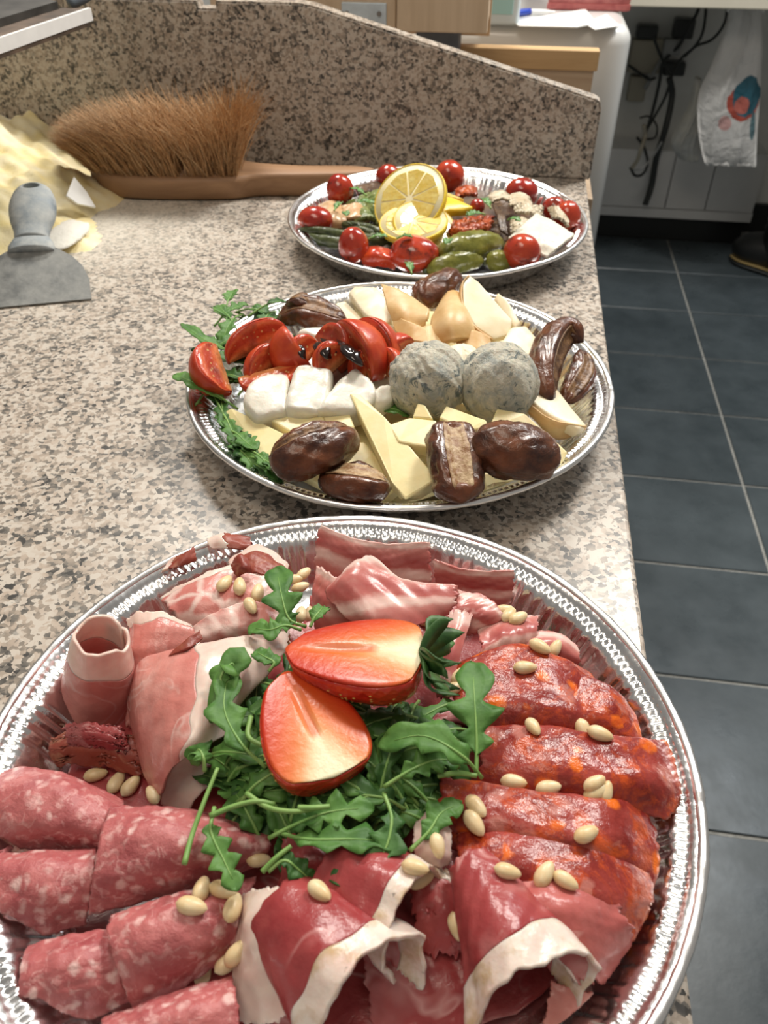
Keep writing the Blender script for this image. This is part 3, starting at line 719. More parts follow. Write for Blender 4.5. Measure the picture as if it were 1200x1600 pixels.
# white fronted cabinet under the desk, against the wall
YC = 3.17
wx0 = xz(968, 320, YC)[0]; wx1 = xz(1186, 300, YC)[0]; wz = xz(1090, 238, YC)[1]
wc = empty('low_white_cabinet', ((wx0 + wx1) / 2, YC + 0.08, FZ), 'low white panelled cabinet under the cream desk', 'cabinet')
xs = [wx0 - 0.25, xz(1044, 300, YC)[0], xz(1108, 300, YC)[0], wx1]
zf = xz(1090, 343, YC)[1]
for k in range(3):
    box('front_panel', xs[k] + 0.002, xs[k + 1] - 0.002, YC, YC + 0.02, zf + 0.035, wz, M['whitepanel'], wc, bev=0.002)
box('bottom_rail', xs[0], xs[3], YC - 0.006, YC + 0.02, zf, zf + 0.033, M['whitepanel'], wc, bev=0.002)
box('body', xs[0], xs[3], YC + 0.02, 3.332, zf, wz - 0.004, M['whitepanel'], wc)
box('plinth', xs[0] + 0.01, xs[3] - 0.01, YC + 0.03, 3.33, FZ, zf + 0.001, M['black'], wc)
# sockets, adapters and cables on the wall above that cabinet
dgrey = simple('dark_plastic', (0.03, 0.034, 0.034), 0.45); beige = simple('beige_plastic', (0.42, 0.39, 0.31), 0.5); lgrey = simple('grey_plastic', (0.36, 0.37, 0.37), 0.5)
YWL = 3.30
def wbox(name, px0, px1, py0, py1, Y, dep, mat, label, cat, bev=0.006, pins=True):
    a, z1_ = xz(px0, py0, Y); b, z0_ = xz(px1, py1, Y)
    e = empty(name, ((a + b) / 2, Y + dep / 2, z0_), label, cat)
    box('housing', a, b, Y, Y + dep, z0_, z1_, mat, e, bev=bev)
    box('seam', a - 0.001, b + 0.001, Y + dep * 0.45, Y + dep * 0.5, z0_ - 0.001, z1_ + 0.001, dgrey if mat is not dgrey else lgrey, e)
    return e
wbox('power_adapter', 998, 1026, 40, 62, YWL, 0.06, dgrey, 'square black power adapter plugged in at the wall', 'adapter')
wbox('socket_box', 990, 1030, 62, 116, YWL + 0.012, 0.048, beige, 'beige wall socket box below the square black adapter', 'socket')
wbox('socket_box', 986, 1006, 120, 160, YWL + 0.012, 0.048, beige, 'narrow beige junction box low on the back wall', 'socket')
wbox('power_adapter', 1040, 1069, 98, 120, YWL - 0.01, 0.07, dgrey, 'wide black adapter among the tangled cables', 'adapter')
wbox('power_adapter', 1057, 1082, 30, 62, YWL, 0.06, dgrey, 'tall black adapter hanging in the thick cable bundle', 'adapter')
wbox('cable_plug', 1040, 1063, 62, 88, YWL - 0.02, 0.05, lgrey, 'grey plug hanging between two black adapters', 'plug')
def cable(name, pts, r, mat, label, Y=YWL, grp=None):
    C = [PY(a, b, Y + (0.02 * math.sin(i * 2.1))) for i, (a, b) in enumerate(pts)]
    return sweep(name, C, [r] * len(C), mat, n=8, m=12 * len(C), world=True, label=label, cat='cable', group=grp, up=(0, 1, 0))
bk = dgrey; wh = lgrey
cable('cable', [(1100, -38), (1092, 12), (1078, 40), (1062, 70), (1048, 84), (1035, 100), (1030, 130), (1018, 180), (1006, 215), (1002, 225)], 0.006, bk, 'thick black cable running down from the desk past the plug', YWL - 0.03)
cable('cable', [(1104, -38), (1103, 14), (1098, 50), (1086, 72), (1066, 90), (1052, 112), (1040, 150), (1024, 180), (1012, 200)], 0.005, bk, 'black cable sagging beside the tall adapter', YWL - 0.075)
cable('cable', [(1137, -38), (1136, 14), (1130, 40), (1112, 62), (1088, 72), (1070, 88)], 0.005, bk, 'black cable looping from the desk towards the adapters')
cable('cable', [(1022, 60), (1030, 82), (1040, 104), (1046, 116)], 0.005, bk, 'short black cable between the square and wide adapters', YWL - 0.12)
cable('cable', [(1000, 184), (1014, 182), (1026, 196), (1024, 214), (1010, 218)], 0.0035, bk, 'black cable coiled in a ring above the low white cabinet')
cable('cable', [(1048, 74), (1034, 92), (1020, 116), (1008, 138)], 0.008, wh, 'pale grey cable slanting down from the grey plug')
cable('cable', [(1046, 122), (1050, 150), (1040, 200), (1026, 245), (1018, 290), (1008, 320)], 0.011, bk, 'dark pipe-like cable running down behind the low white cabinet', YC - 0.03)
cable('cable', [(985, 262), (992, 274), (1004, 272), (1012, 255), (1006, 230), (996, 215)], 0.005, bk, 'black cable end lying in a loop by the appliance', YC - 0.10)
cable('cable', [(1006, 196), (1008, 212), (1002, 232), (996, 250), (988, 262)], 0.007, beige, 'beige cord dangling by the coiled black cable', YC - 0.16)
cable('cable', [(1034, 222), (1020, 244), (1004, 262), (990, 266)], 0.004, wh, 'thin grey cord slung below the beige cord', YC - 0.22)
cable('cable', [(982, 102), (996, 112), (1014, 124), (1024, 122)], 0.0045, bk, 'short black cable crossing the beige socket box', YWL - 0.015)

# hanging plastic bags
bagm = Mt('plastic_bag', 0.35); bagm.b.inputs['Transmission Weight'].default_value = 0.0
u, v, _ = bagm.uv()
def disc(mu, mv, ru, rv):
    a = bagm.math('POWER', bagm.math('MULTIPLY', bagm.math('SUBTRACT', u, mu), 1 / ru), 2.0); b2 = bagm.math('POWER', bagm.math('MULTIPLY', bagm.math('SUBTRACT', v, mv), 1 / rv), 2.0)
    return bagm.math('ADD', bagm.math('ADD', a, b2), bagm.math('MULTIPLY', bagm.math('SUBTRACT', bagm.noise(22, 2), 0.5), 1.2))
c0 = (0.70, 0.71, 0.71)
colr = bagm.mix(bagm.ramp(disc(0.42, 0.66, .11, .05), [(0.9, 0.8), (1.0, 0.0)]), c0, (0.60, 0.30, 0.29))
colr = bagm.mix(bagm.ramp(disc(0.72, 0.53, .28, .11), [(0.95, 1.0), (1.02, 0.0)]), colr, (0.50, 0.10, 0.07))
colr = bagm.mix(bagm.ramp(disc(0.76, 0.49, .25, .125), [(0.9, 1.0), (1.0, 0.0)]), colr, (0.03, 0.14, 0.20))
colr = bagm.mix(bagm.ramp(disc(0.68, 0.55, .12, .05), [(0.9, 1.0), (1.0, 0.0)]), colr, (0.55, 0.16, 0.13))
colr = bagm.mix(bagm.ramp(disc(0.90, 0.68, .05, .09), [(0.9, 0.9), (1.0, 0.0)]), colr, (0.05, 0.16, 0.20))
bagm.col(colr); bagm.bump(bagm.noise(14, 5, 0.6, 0.7), 0.5, 0.03)
def bag(name, cols, Y, mat, bulge, label):
    # cols: rows of (pxL, pxR, py)
    R = len(cols); nu = 22
    ctrl = np.array([[PY(a, c_, Y), PY(b_, c_ + 3, Y)] for a, b_, c_ in cols])
    t = np.linspace(0, 1, 40); L = cr(ctrl[:, 0], t); Rr = cr(ctrl[:, 1], t)
    V = []; uvs = []; Fc = []
    for side in (0, 1):
        for j in range(40):
            for i in range(nu):
                s_ = i / (nu - 1); p = L[j] * (1 - s_) + Rr[j] * s_
                bul = bulge * math.sin(math.pi * s_) ** 0.6 * math.sin(math.pi * min(1, 0.12 + t[j] * 0.9)) ** 0.6
                cre = 0.012 * wob1(s_ * 6 + t[j] * 3, 2.4, 5 + side) * math.sin(math.pi * s_)
                y = p[1] + (-bul if side == 0 else bul * 0.8) + cre
                V.append((p[0], y, p[2])); uvs.append((s_, t[j]))
    for side in (0, 1):
        o_ = side * 40 * nu
        for j in range(39):
            for i in range(nu - 1): Fc.append((o_ + j * nu + i, o_ + j * nu + i + 1, o_ + (j + 1) * nu + i + 1, o_ + (j + 1) * nu + i))
    for j in range(39):
        for i in (0, nu - 1): Fc.append((j * nu + i, (j + 1) * nu + i, 40 * nu + (j + 1) * nu + i, 40 * nu + j * nu + i))
    for i in range(nu - 1): Fc.append((39 * nu + i, 39 * nu + i + 1, 40 * nu + 39 * nu + i + 1, 40 * nu + 39 * nu + i))
    return mesh(name, V, Fc, mat, None, True, uvs, label=label, cat='bag')
YBG = 2.78
b1 = bag('plastic_bag', [(1142, 1190, 10), (1128, 1192, 60), (1110, 1190, 105), (1092, 1188, 145), (1090, 1184, 190), (1095, 1182, 230), (1102, 1181, 258)], YBG, bagm, 0.035, 'white plastic carrier bag printed blue and red hanging under the desk')
h0 = PY(1166, 12, YBG)
sweep('handle_loop', [(h0[0] - .05, YBG, h0[2] - .01), (h0[0] - .03, YBG - 0.005, dz0 - .006), (h0[0] + .03, YBG - 0.005, dz0 - .006), (h0[0] + .05, YBG, h0[2] - .01)], [0.006] * 4, M['plastic_w'], n=8, m=14, parent=b1, world=True, up=(0, 1, 0))
cb2 = pair('translucent_bag', (0.52, 0.54, 0.54), (0.72, 0.71, 0.64), 16, 0.35, (20, 0.5, 0.02))
bag('plastic_bag', [(1086, 1096, 120), (1078, 1094, 160), (1064, 1094, 190), (1048, 1092, 220), (1058, 1092, 244), (1068, 1090, 250)], YBG + 0.16, cb2, 0.05, 'small crumpled pale bag with red print behind the printed carrier bag')
# dark boot at the right, on the tiles
bt = P(1196, 436, FZ)
boot = empty('black_boot', (bt[0], bt[1], FZ), 'black boot with a thin tan welt on the dark floor tiles', 'boot')
blk = simple('black_leather', (0.012, 0.013, 0.013), 0.4)
bx, by = P(1190, 425, FZ)[:2]
C = [(bx - 0.085, by + 0.10, FZ + 0.05), (bx - 0.05, by + 0.07, FZ + 0.06), (bx + 0.02, by + 0.02, FZ + 0.07), (bx + 0.09, by - 0.03, FZ + 0.075), (bx + 0.17, by - 0.08, FZ + 0.06)]
sweep('foot', C, [0.03, 0.055, 0.062, 0.062, 0.03], blk, n=20, m=26, parent=boot, world=True, flat=1.0)
sweep('shaft', [(bx + 0.06, by + 0.00, FZ + 0.05), (bx + 0.05, by + 0.01, FZ + 0.16), (bx + 0.07, by + 0.02, FZ + 0.34), (bx + 0.09, by + 0.02, FZ + 0.52)], [0.078, 0.080, 0.086, 0.090], blk, n=20, m=20, parent=boot, world=True)
sweep('sole', [(p[0], p[1], FZ + 0.011) for p in C], [0.03, 0.056, 0.062, 0.062, 0.034], dgrey, n=20, m=26, parent=boot, world=True, flat=0.2)
sweep('welt', [(p[0], p[1], FZ + 0.024) for p in C], [0.032, 0.0575, 0.0635, 0.0635, 0.036], simple('tan_welt', (0.30, 0.22, 0.09), 0.5), n=20, m=26, parent=boot, world=True, flat=0.06)

# ------------------------------------------------------------------ dark machine with a white lip at the far left
ma = empty('dough_machine', (-0.95, 0.80, 0), 'dark metal machine with a metal lip coloured white as if in bright light over the semolina heap', 'machine')
YL0, ZL = 0.86, 0.170
pL = P(-10, 88, ZL); pR = P(146, 32, ZL)         # lower edge of the lip
dirl = pR - pL; dirl[2] = 0; dirl /= np.linalg.norm(dirl)
nrm = np.array([-dirl[1], dirl[0], 0])           # away from the camera
A0 = pR - dirl * 0.62
def prism(name, a, b, off0, off1, z0, z1, mat, tilt=0.0):
    V = []
    for e in (a, b):
        for o_, z_ in ((off0, z0), (off1, z0 + tilt), (off1, z1 + tilt), (off0, z1)):
            q = e + nrm * o_; V.append((q[0], q[1], z_))
    Fc = [(0, 1, 2, 3), (7, 6, 5, 4)] + [(k, 4 + k, 4 + (k + 1) % 4, (k + 1) % 4) for k in range(4)]
    return mesh(name, V, Fc, mat, ma, False)
prism('lip', A0, pR, 0.0, 0.004, ZL, ZL + 0.0115, M['litlip'])
prism('rust_strip', A0, pR - dirl * 0.004, 0.004, 0.03, ZL + 0.003, ZL + 0.0112, M['rustdark'])
prism('under_edge', A0, pR - dirl * 0.006, 0.001, 0.03, ZL - 0.004, ZL + 0.003, M['rustdark'])
prism('hood', A0, pR - dirl * 0.012, 0.03, 0.11, ZL + 0.001, ZL + 0.018, M['darkmetal'], 0.010)
prism('body', A0, pR - dirl * 0.33, 0.03, 0.125, 0.0, ZL + 0.006, M['darkmetal'])
tq = pR + nrm * 0.02
sweep('pipe', [(tq[0] - 0.004, tq[1], ZL + 0.014), (tq[0] + 0.012, tq[1] + 0.02, ZL + 0.022), (tq[0] + 0.022, tq[1] + 0.05, ZL + 0.04), (tq[0] + 0.02, tq[1] + 0.08, ZL + 0.065)], [0.006] * 4, simple('bluegrey_hose', (0.12, 0.15, 0.18), 0.5), n=12, m=20, parent=ma, world=True)

# ------------------------------------------------------------------ semolina heap (nobody could count the grains)
nx, ny = 120, 110
gx = np.linspace(-0.80, -0.30, nx); gy = np.linspace(0.57, YB - 0.001, ny)
X, Y = np.meshgrid(gx, gy)
def poly_mask_dist(px_poly):
    Q = np.array([P(a, b, 0)[:2] for a, b in px_poly]); d = np.full(X.shape, 1e9); ins = np.zeros(X.shape, bool)
    n = len(Q)
    for i in range(n):
        a, b = Q[i], Q[(i + 1) % n]; ab = b - a
        tt = np.clip(((X - a[0]) * ab[0] + (Y - a[1]) * ab[1]) / (ab @ ab), 0, 1)
        d = np.minimum(d, np.hypot(X - a[0] - tt * ab[0], Y - a[1] - tt * ab[1]))
        c_ = ((a[1] > Y) != (b[1] > Y)) & (X < (b[0] - a[0]) * (Y - a[1]) / (b[1] - a[1] + 1e-12) + a[0]); ins ^= c_
    return np.where(ins, d, -d)
sd = poly_mask_dist([(-420, 520), (-60, 440), (20, 392), (95, 400), (140, 390), (150, 340), (185, 320), (190, 300), (170, 285), (150, 262), (205, 250), (230, 200), (-420, 160)])
pts = np.stack([X, Y, 0 * X], -1)
sd = sd + 0.010 * wob(pts, 45, 3)
h = 0.060 * (1 - np.exp(-np.maximum(sd, 0) / 0.075)) * (0.85 + 0.25 * wob(pts, 22, 8)) + 0.004 * wob(pts, 90, 9) * np.clip(sd / 0.03, 0, 1)
bk_ = np.clip((Y - 0.80) / 0.22, 0, 1); h = h * (0.75 + 0.55 * bk_)
# hollow where the scraper rests
hs = np.exp(-(((X + 0.455) / 0.05) ** 2 + ((Y - 0.69) / 0.07) ** 2)); h = h * (1 - 0.35 * hs)
Z = np.where(sd > -0.004, np.maximum(h, 0.0) + 0.0004, -0.002)
idx = np.arange(nx * ny).reshape(ny, nx); keep = sd > -0.012
q = np.stack([idx[:-1, :-1], idx[:-1, 1:], idx[1:, 1:], idx[1:, :-1]], -1).reshape(-1, 4)
kk = keep.ravel()[q].all(1); q = q[kk]
used = np.unique(q); mp = -np.ones(nx * ny, int); mp[used] = np.arange(len(used))
V = np.stack([X.ravel(), Y.ravel(), Z.ravel()], 1)[used]
HEAP = (gx, gy, Z)
mesh('semolina_heap', V, mp[q].tolist(), M['flour'], label='heap of pale yellow semolina flour against the granite upstand', cat='flour', kind='stuff')
def heapz(x, y):
    i = int(np.clip(np.searchsorted(gx, x), 0, nx - 1)); j = int(np.clip(np.searchsorted(gy, y), 0, ny - 1)); return max(0.0, float(Z[j, i]))

# ------------------------------------------------------------------ dough scraper leaning on the heap
eL, eR = P(-52, 486, 0.001), P(143, 468, 0.001)
ax_ = eR - eL; wdt = np.linalg.norm(ax_); ax_ /= wdt
pTop = P(64, 289, 0.062)
mid = (eL + eR) / 2
axis = pTop - mid; axis -= ax_ * (axis @ ax_) * 0.55; Ls = np.linalg.norm(axis); axis /= Ls
nr = np.cross(ax_, axis); nr /= np.linalg.norm(nr)
if nr[2] < 0: nr = -nr
sc_ = empty('dough_scraper', mid, 'flour dusted grey dough scraper leaning handle up on the semolina', 'scraper')
prof = [(-0.5, 0.0), (0.5, 0.0), (0.485, 0.16), (0.43, 0.27), (0.34, 0.36), (0.22, 0.43), (0.13, 0.47), (-0.13, 0.47), (-0.22, 0.43), (-0.34, 0.36), (-0.43, 0.27), (-0.485, 0.16)]
bl_ = [mid + ax_ * (a * wdt) + axis * (b * Ls) for a, b in prof]
V = [p + nr * 0.0012 for p in bl_] + [p - nr * 0.0002 for p in bl_]; n = len(prof)
mesh('blade', V, [tuple(range(n)), tuple(range(2 * n - 1, n - 1, -1))] + [(k, n + k, n + (k + 1) % n, (k + 1) % n) for k in range(n)], M['scr_blade'], sc_, False)
def hp(t): return mid + axis * (t * Ls)
def crs(th, t): return 1 + 0.0 * th
sweep('collar', [hp(0.42), hp(0.47), hp(0.53)], [0.021, 0.0205, 0.0165], M['scr_handle'], n=24, m=10, parent=sc_, world=True, flat=0.42, up=nr)
hdl = sweep('handle', [hp(0.52), hp(0.60), hp(0.70), hp(0.82), hp(0.93), hp(0.985), hp(1.0)], [0.0155, 0.0165, 0.0205, 0.0215, 0.0175, 0.011, 0.003], M['scr_handle'], n=28, m=34, parent=sc_, world=True, flat=0.55, up=nr)
hc = hp(0.935)
bmm = bmesh.new(); bmesh.ops.create_cone(bmm, cap_ends=True, segments=18, radius1=0.0062, radius2=0.0062, depth=0.06)
Rm = Matrix((Vector(ax_), Vector(axis), Vector(nr))).transposed()
for v in bmm.verts: v.co = Rm @ Vector((v.co.x * 1.25, v.co.y * 0.8, v.co.z)) + Vector(hc)
# a real hole drilled through the handle
cut = bm_obj('hole_cutter', bmm, M['scr_handle'])
md = hdl.modifiers.new('hole', 'BOOLEAN'); md.operation = 'DIFFERENCE'; md.object = cut; md.solver = 'EXACT'
bpy.context.view_layer.update()
me_ = bpy.data.meshes.new_from_object(hdl.evaluated_get(bpy.context.evaluated_depsgraph_get()))
hdl.modifiers.clear(); hdl.data = me_
bpy.data.objects.remove(cut)
# flour lumps and the broken plastic piece beside it
g = P(105, 362, 0.012); blob('flour_lump', (g[0], g[1], heapz(g[0], g[1]) + 0.001), 0.021, 0.036, 0.0045, M['wflour'], amp=0.25, scale=110, label='round white flour lump beside the dough scraper handle', cat='flour lump')
pz = [P(116, 276, 0.040), P(104, 305, 0.030), P(122, 318, 0.022), P(150, 324, 0.010), P(136, 300, 0.024)]
slab('plastic_shard', [tuple(p) for p in pz], 0.0022, M['plastic_w'], bev=0.0004, world=True, reg=False, label='pointed white plastic shard stuck in the semolina beside the brush', cat='plastic piece')

# ------------------------------------------------------------------ bench brush
zt_ = 0.026
Lf = [(138, 256), (156, 270), (200, 277), (280, 279), (360, 278), (400, 273), (470, 272), (550, 270), (592, 262)]   # near edge (top face), px at z = zt_
Bk = [(142, 246), (165, 240), (240, 239), (300, 238), (362, 238), (400, 246), (470, 251), (550, 252), (592, 258)]
nl = np.array([P(a, b, zt_) for a, b in Lf]); nb = np.array([P(a, b + 6, zt_) for a, b in Bk])
tt = np.linspace(0, 1, 60); nl = cr(nl, tt); nb = cr(nb, tt)
nb[:, 1] = np.minimum(nb[:, 1], YB - 0.004)
br_ = empty('bench_brush', (-0.33, 0.94, 0), 'wooden bench brush with coarse brown coir bristles lying bristles up', 'brush')
lv = [(0.0, 0.10), (0.003, 0.02), (0.020, 0.0), (0.025, 0.03), (0.026, 0.09)]
V = []; per = 60 * 2
for z_, ins in lv:
    for k in range(60): V.append((*(nl[k] * (1 - ins) + nb[k] * ins)[:2], z_))
    for k in range(59, -1, -1): V.append((*(nb[k] * (1 - ins) + nl[k] * ins)[:2], z_))
Fc = [(l * per + k, l * per + (k + 1) % per, (l + 1) * per + (k + 1) % per, (l + 1) * per + k) for l in range(len(lv) - 1) for k in range(per)]
for base in (0, (len(lv) - 1) * per):
    for k in range(59): Fc.append((base + k, base + k + 1, base + per - 2 - k, base + per - 1 - k))
mesh('handle', V, Fc, M['wood_brush'], br_, True)
rb = np.random.default_rng(5); V1 = []; F1 = []; V2 = []; F2 = []
for k in range(15):
    s_ = 0.02 + 0.55 * k / 14.0
    ii = min(59, int(s_ * 59 * 0.90)); a, b_ = nl[ii], nb[ii]
    for j in range(5):
        w_ = 0.14 + 0.72 * j / 4
        root = a * (1 - w_) + b_ * w_
        lean = np.interp(k, [0, 3, 8, 12, 14], [-1.0, -0.65, -0.38, -0.12, 0.45])
        hgt = np.interp(k, [0, 2, 5, 9, 12, 14], [0.044, 0.056, 0.072, 0.080, 0.070, 0.090])
        for m_ in range(78):
            rr = root + np.array([rb.normal(0, .0035), rb.normal(0, .0025), 0]); rr[2] = 0.024
            d0 = np.array([lean * 0.6 + rb.normal(0, .17), -0.10 + 0.10 * (j - 2) + rb.normal(0, .14), 1.0]); d0 /= np.linalg.norm(d0)
            d1 = np.array([lean * 1.9 + rb.normal(0, .42) - 0.25, -0.28 + 0.12 * (j - 2) + rb.normal(0, .40), 0.70]); d1 /= np.linalg.norm(d1)
            hh_ = hgt * rb.uniform(0.72, 1.10)
            p0 = rr; p1 = rr + d0 * hh_ * .45; p2 = p1 + (d0 * .6 + d1 * .4) * hh_ * .32; p3 = p2 + d1 * hh_ * .30
            Vx, Fx = (V2, F2) if rb.uniform() < 0.22 else (V1, F1)
            o_ = len(Vx); wv = 0.00042
            for p_, wq in ((p0, wv), (p1, wv), (p2, wv * .8), (p3, wv * .25)):
                p_ = np.array([p_[0], min(p_[1], YB - 0.002), p_[2]])
                Vx += [p_ + np.array([wq, 0, 0]), p_ + np.array([-wq * .5, wq * .87, 0]), p_ + np.array([-wq * .5, -wq * .87, 0])]
            for l in range(3):
                for e in range(3): Fx.append((o_ + l * 3 + e, o_ + l * 3 + (e + 1) % 3, o_ + l * 3 + 3 + (e + 1) % 3, o_ + l * 3 + 3 + e))
mesh('bristles', V1, F1, M['bristle'], br_, True, kind='stuff')
mesh('pale_bristles', V2, F2, M['bristle_tip'], br_, True, kind='stuff')

# ------------------------------------------------------------------ foil platters
def make_tray(c, label, seed, turn):
    t = empty('foil_platter', (c[0], c[1], 0.0), label, 'platter')
    n = 1380; th = np.linspace(0, 2 * math.pi, n, endpoint=False)
    prof = [(0.0005, .0016), (.05, .0016), (.100, .0016), (.1190, .0018), (.1220, .0028), (.1252, .0070), (.1286, .0120), (.1320, .0172), (.1352, .0222), (.1372, .0246), (.1386, .0254), (.1398, .0257), (.1412, .0259), (.1426, .0262), (.1434, .0272), (.1446, .0284), (.1462, .0290)]
    fl_ = [0, 0, 0, .1, .35, .8, 1, 1, .8, .5, .2, 0, 0, 0, 0, 0, 0]
    bead = [0, 0, 0, 0, 0, 0, 0, 0, 0, .2, .6, 1, 1, .7, .2, .1, 0]
    r_ = np.random.default_rng(seed)
    w1 = wob1(th, 9, seed) ; w2 = wob1(th, 23, seed + 1)
    flute = np.cos(115 * th + 2.6 * w1) * (0.55 + 0.45 * w2) + 0.9 * wob1(th, 41, seed + 2)
    bd = np.maximum(0, np.cos(230 * th + turn)) ** 0.6
    V = []
    for k, (r, z) in enumerate(prof):
        rr = r + 0.0007 * fl_[k] * flute + 0.0004 * w1 * (r > .11)
        zz = z + 0.0007 * bead[k] * (bd - .5) + (0.0007 * wob1(th, 3, seed + 7) if r > .13 else 0)
        V.append(np.stack([c[0] + rr * np.cos(th), c[1] + rr * np.sin(th), zz * np.ones(n)], 1))
    V = np.concatenate(V); idx = np.arange(len(prof) * n).reshape(len(prof), n)
    q = np.stack([idx[:-1], np.roll(idx[:-1], -1, 1), np.roll(idx[1:], -1, 1), idx[1:]], -1).reshape(-1, 4)
    # a thin sheet with its own underside
    m_ = len(V); Vb = V.copy(); Vb[:, 2] -= 0.0006; rad = np.hypot(Vb[:, 0] - c[0], Vb[:, 1] - c[1]); k_ = (rad > .1200)
    Vb[k_, 0] += (Vb[k_, 0] - c[0]) / rad[k_] * 0.0004; Vb[k_, 1] += (Vb[k_, 1] - c[1]) / rad[k_] * 0.0004
    fs = q.tolist() + (q[:, ::-1] + m_).tolist()
    mesh('pan', np.concatenate([V, Vb]), fs, M['foil'], t, True)
    # rolled rim
    n2 = 480; t2 = np.linspace(0, 2 * math.pi, n2, endpoint=False); k2 = 10; V = []
    zw = 0.0007 * wob1(t2, 3, seed + 7); dent = 1 + 0.10 * wob1(t2, 31, seed + 5)
    for a in np.linspace(0, 2 * math.pi, k2, endpoint=False):
        rr = .1478 + 0.0022 * np.cos(a) * dent; zz = .0285 + 0.0020 * math.sin(a) * dent + zw
        V.append(np.stack([c[0] + rr * np.cos(t2), c[1] + rr * np.sin(t2), zz], 1))
    V = np.concatenate(V); idx = np.arange(k2 * n2).reshape(k2, n2); i2 = np.roll(idx, -1, 0)
    q = np.stack([idx, np.roll(idx, -1, 1), np.roll(i2, -1, 1), i2], -1).reshape(-1, 4)
    mesh('rolled_rim', V, q.tolist(), M['foilrim'], t, True)
    return t
T1, T2, T3 = (-0.0474, 0.1850), (-0.0623, 0.4905), (-0.0661, 0.8032)
make_tray(T1, 'round foil platter of sliced cured meats with strawberries and rocket', 3, 0.0)
make_tray(T2, 'round foil platter of cheeses, dates and tomato wedges', 21, 1.0)
make_tray(T3, 'round foil platter of grilled vegetables with lemon slices', 45, 2.0)

# ------------------------------------------------------------------ generic food builders
def leaf(name, pts, w, lobes=4, depth=0.6, fold=0.35, curl=0.0, mat=None, world=False, stem=0.35, seed=0, parent=None, **kw):
    """rocket leaf: spine points, lobed blade over the last part, pale stalk and midrib as its own part"""
    C = np.array([P(*p) for p in pts]) if not world else np.array(pts, float)
    m = 40; t = np.linspace(0, 1, m); X = cr(C, t)
    T = np.gradient(X, axis=0); T /= np.linalg.norm(T, axis=1, keepdims=True) + 1e-12
    upv = np.array([0.12 * math.sin(seed), 0.12 * math.cos(seed * 1.7), 1.0]); S = np.cross(T, upv); S /= np.linalg.norm(S, axis=1, keepdims=True) + 1e-9; N = np.cross(S, T)
    s = np.clip((t - stem) / (1 - stem), 0, 1)
    env = np.sin(math.pi * np.clip(s, 0, 1) ** 0.75) ** 0.7 * (0.55 + 0.6 * s)
    saw = lambda q: np.where((q % 1) < .62, (q % 1) / .62, (1 - (q % 1)) / .38)
    lob = 1 - depth * (1 - saw(lobes * s + .05)) * (s < 0.84)
    lob2 = 1 - depth * (1 - saw(lobes * s + .22)) * (s < 0.82)
    wl = w * env * lob + 0.0004; wr = w * env * lob2 + 0.0004
    cols = []
    for sg, ww in ((-1, wl), (-.5, wl), (0, wl), (.5, wr), (1, wr)):
        a = abs(sg); off = S * (ww * sg)[:, None] + N * (ww * a * fold - curl * ww * a * a + 0.0012 * wob1(t * 3, 6, seed + int(sg * 4)) * a)[:, None]
        cols.append(X + off)
    G = np.stack(cols, 1); k0 = int(stem * m)
    vs, fs = grid_mesh(G[k0:], 0.0004)
    o = mesh(name, vs, fs, mat or M['rocket'], parent, True, None, False, **kw)
    sweep('stalk', X[: int(m * 0.88)] + N[: int(m * 0.88)] * 0.0003, [.0009, .0007, .0004, 0.00015], M['stem'], n=6, m=16, parent=o, world=True, up=upv)
    return o
def date(name, pts, r, label, groove=None, flat=0.9, seed=1, up=(0, 0, 1), p0=.45, pale=False):
    """wrinkled date; groove=(angle, halfwidth, depth) opens it and shows the lining"""
    def cross(th, t):
        k = 1 + 0.055 * np.sin(th * 8 + 5 * wob1(t, 5, seed)) * (.5 + wob1(th + 4 * t, 3, seed + 6)) * np.sin(math.pi * t) + 0.07 * wob1(np.cos(th) * 2 + t * 3, 2.2, seed + 2) + 0.02 * wob1(np.sin(th) * 3 + t * 8, 3, seed + 3)
        if groove:
            d = np.abs((th - math.radians(groove[0]) + math.pi) % (2 * math.pi) - math.pi)
            k = k * (1 - groove[2] * np.exp(-(d / math.radians(groove[1])) ** 4) * np.clip(np.sin(math.pi * t) * 1.6, 0, 1))
        return k
    o = sweep(name, pts, capr(r, 9, p0, p0), M['date'], n=56, m=52, cross=cross, flat=flat, up=up, reg=True, label=label, cat='date', group='dates on the cheese platter')
    if groove:
        C = np.array([P(*p) for p in pts]); t = np.linspace(0.07, 0.93, 26); X = cr(C, t); T = np.gradient(X, axis=0); T /= np.linalg.norm(T, axis=1, keepdims=True)
        S = np.cross(T, np.array(up, float)); S /= np.linalg.norm(S, axis=1, keepdims=True); N = np.cross(S, T)
        R = cr(np.array(capr(r, 9, p0, p0))[:, None], t)[:, 0]
        a = np.radians(groove[0] + np.linspace(-groove[1] * 0.95, groove[1] * 0.95, 11)); G = []
        for aa in a:
            d = abs(aa - math.radians(groove[0])); k = (1 - groove[2] * math.exp(-(d / math.radians(groove[1])) ** 4)) + 0.05
            rr = R * k * (1 + 0.05 * wob1(t * 9, 5, seed)); G.append(X + S * (rr * math.cos(aa))[:, None] + N * (rr * math.sin(aa) * flat)[:, None])
        vs, fs = grid_mesh(np.stack(G, 1), 0.0008)
        mesh('pit_cavity_lining', vs, fs, M['date_in' if pale else 'date_in_dark'], o, True)
    return o
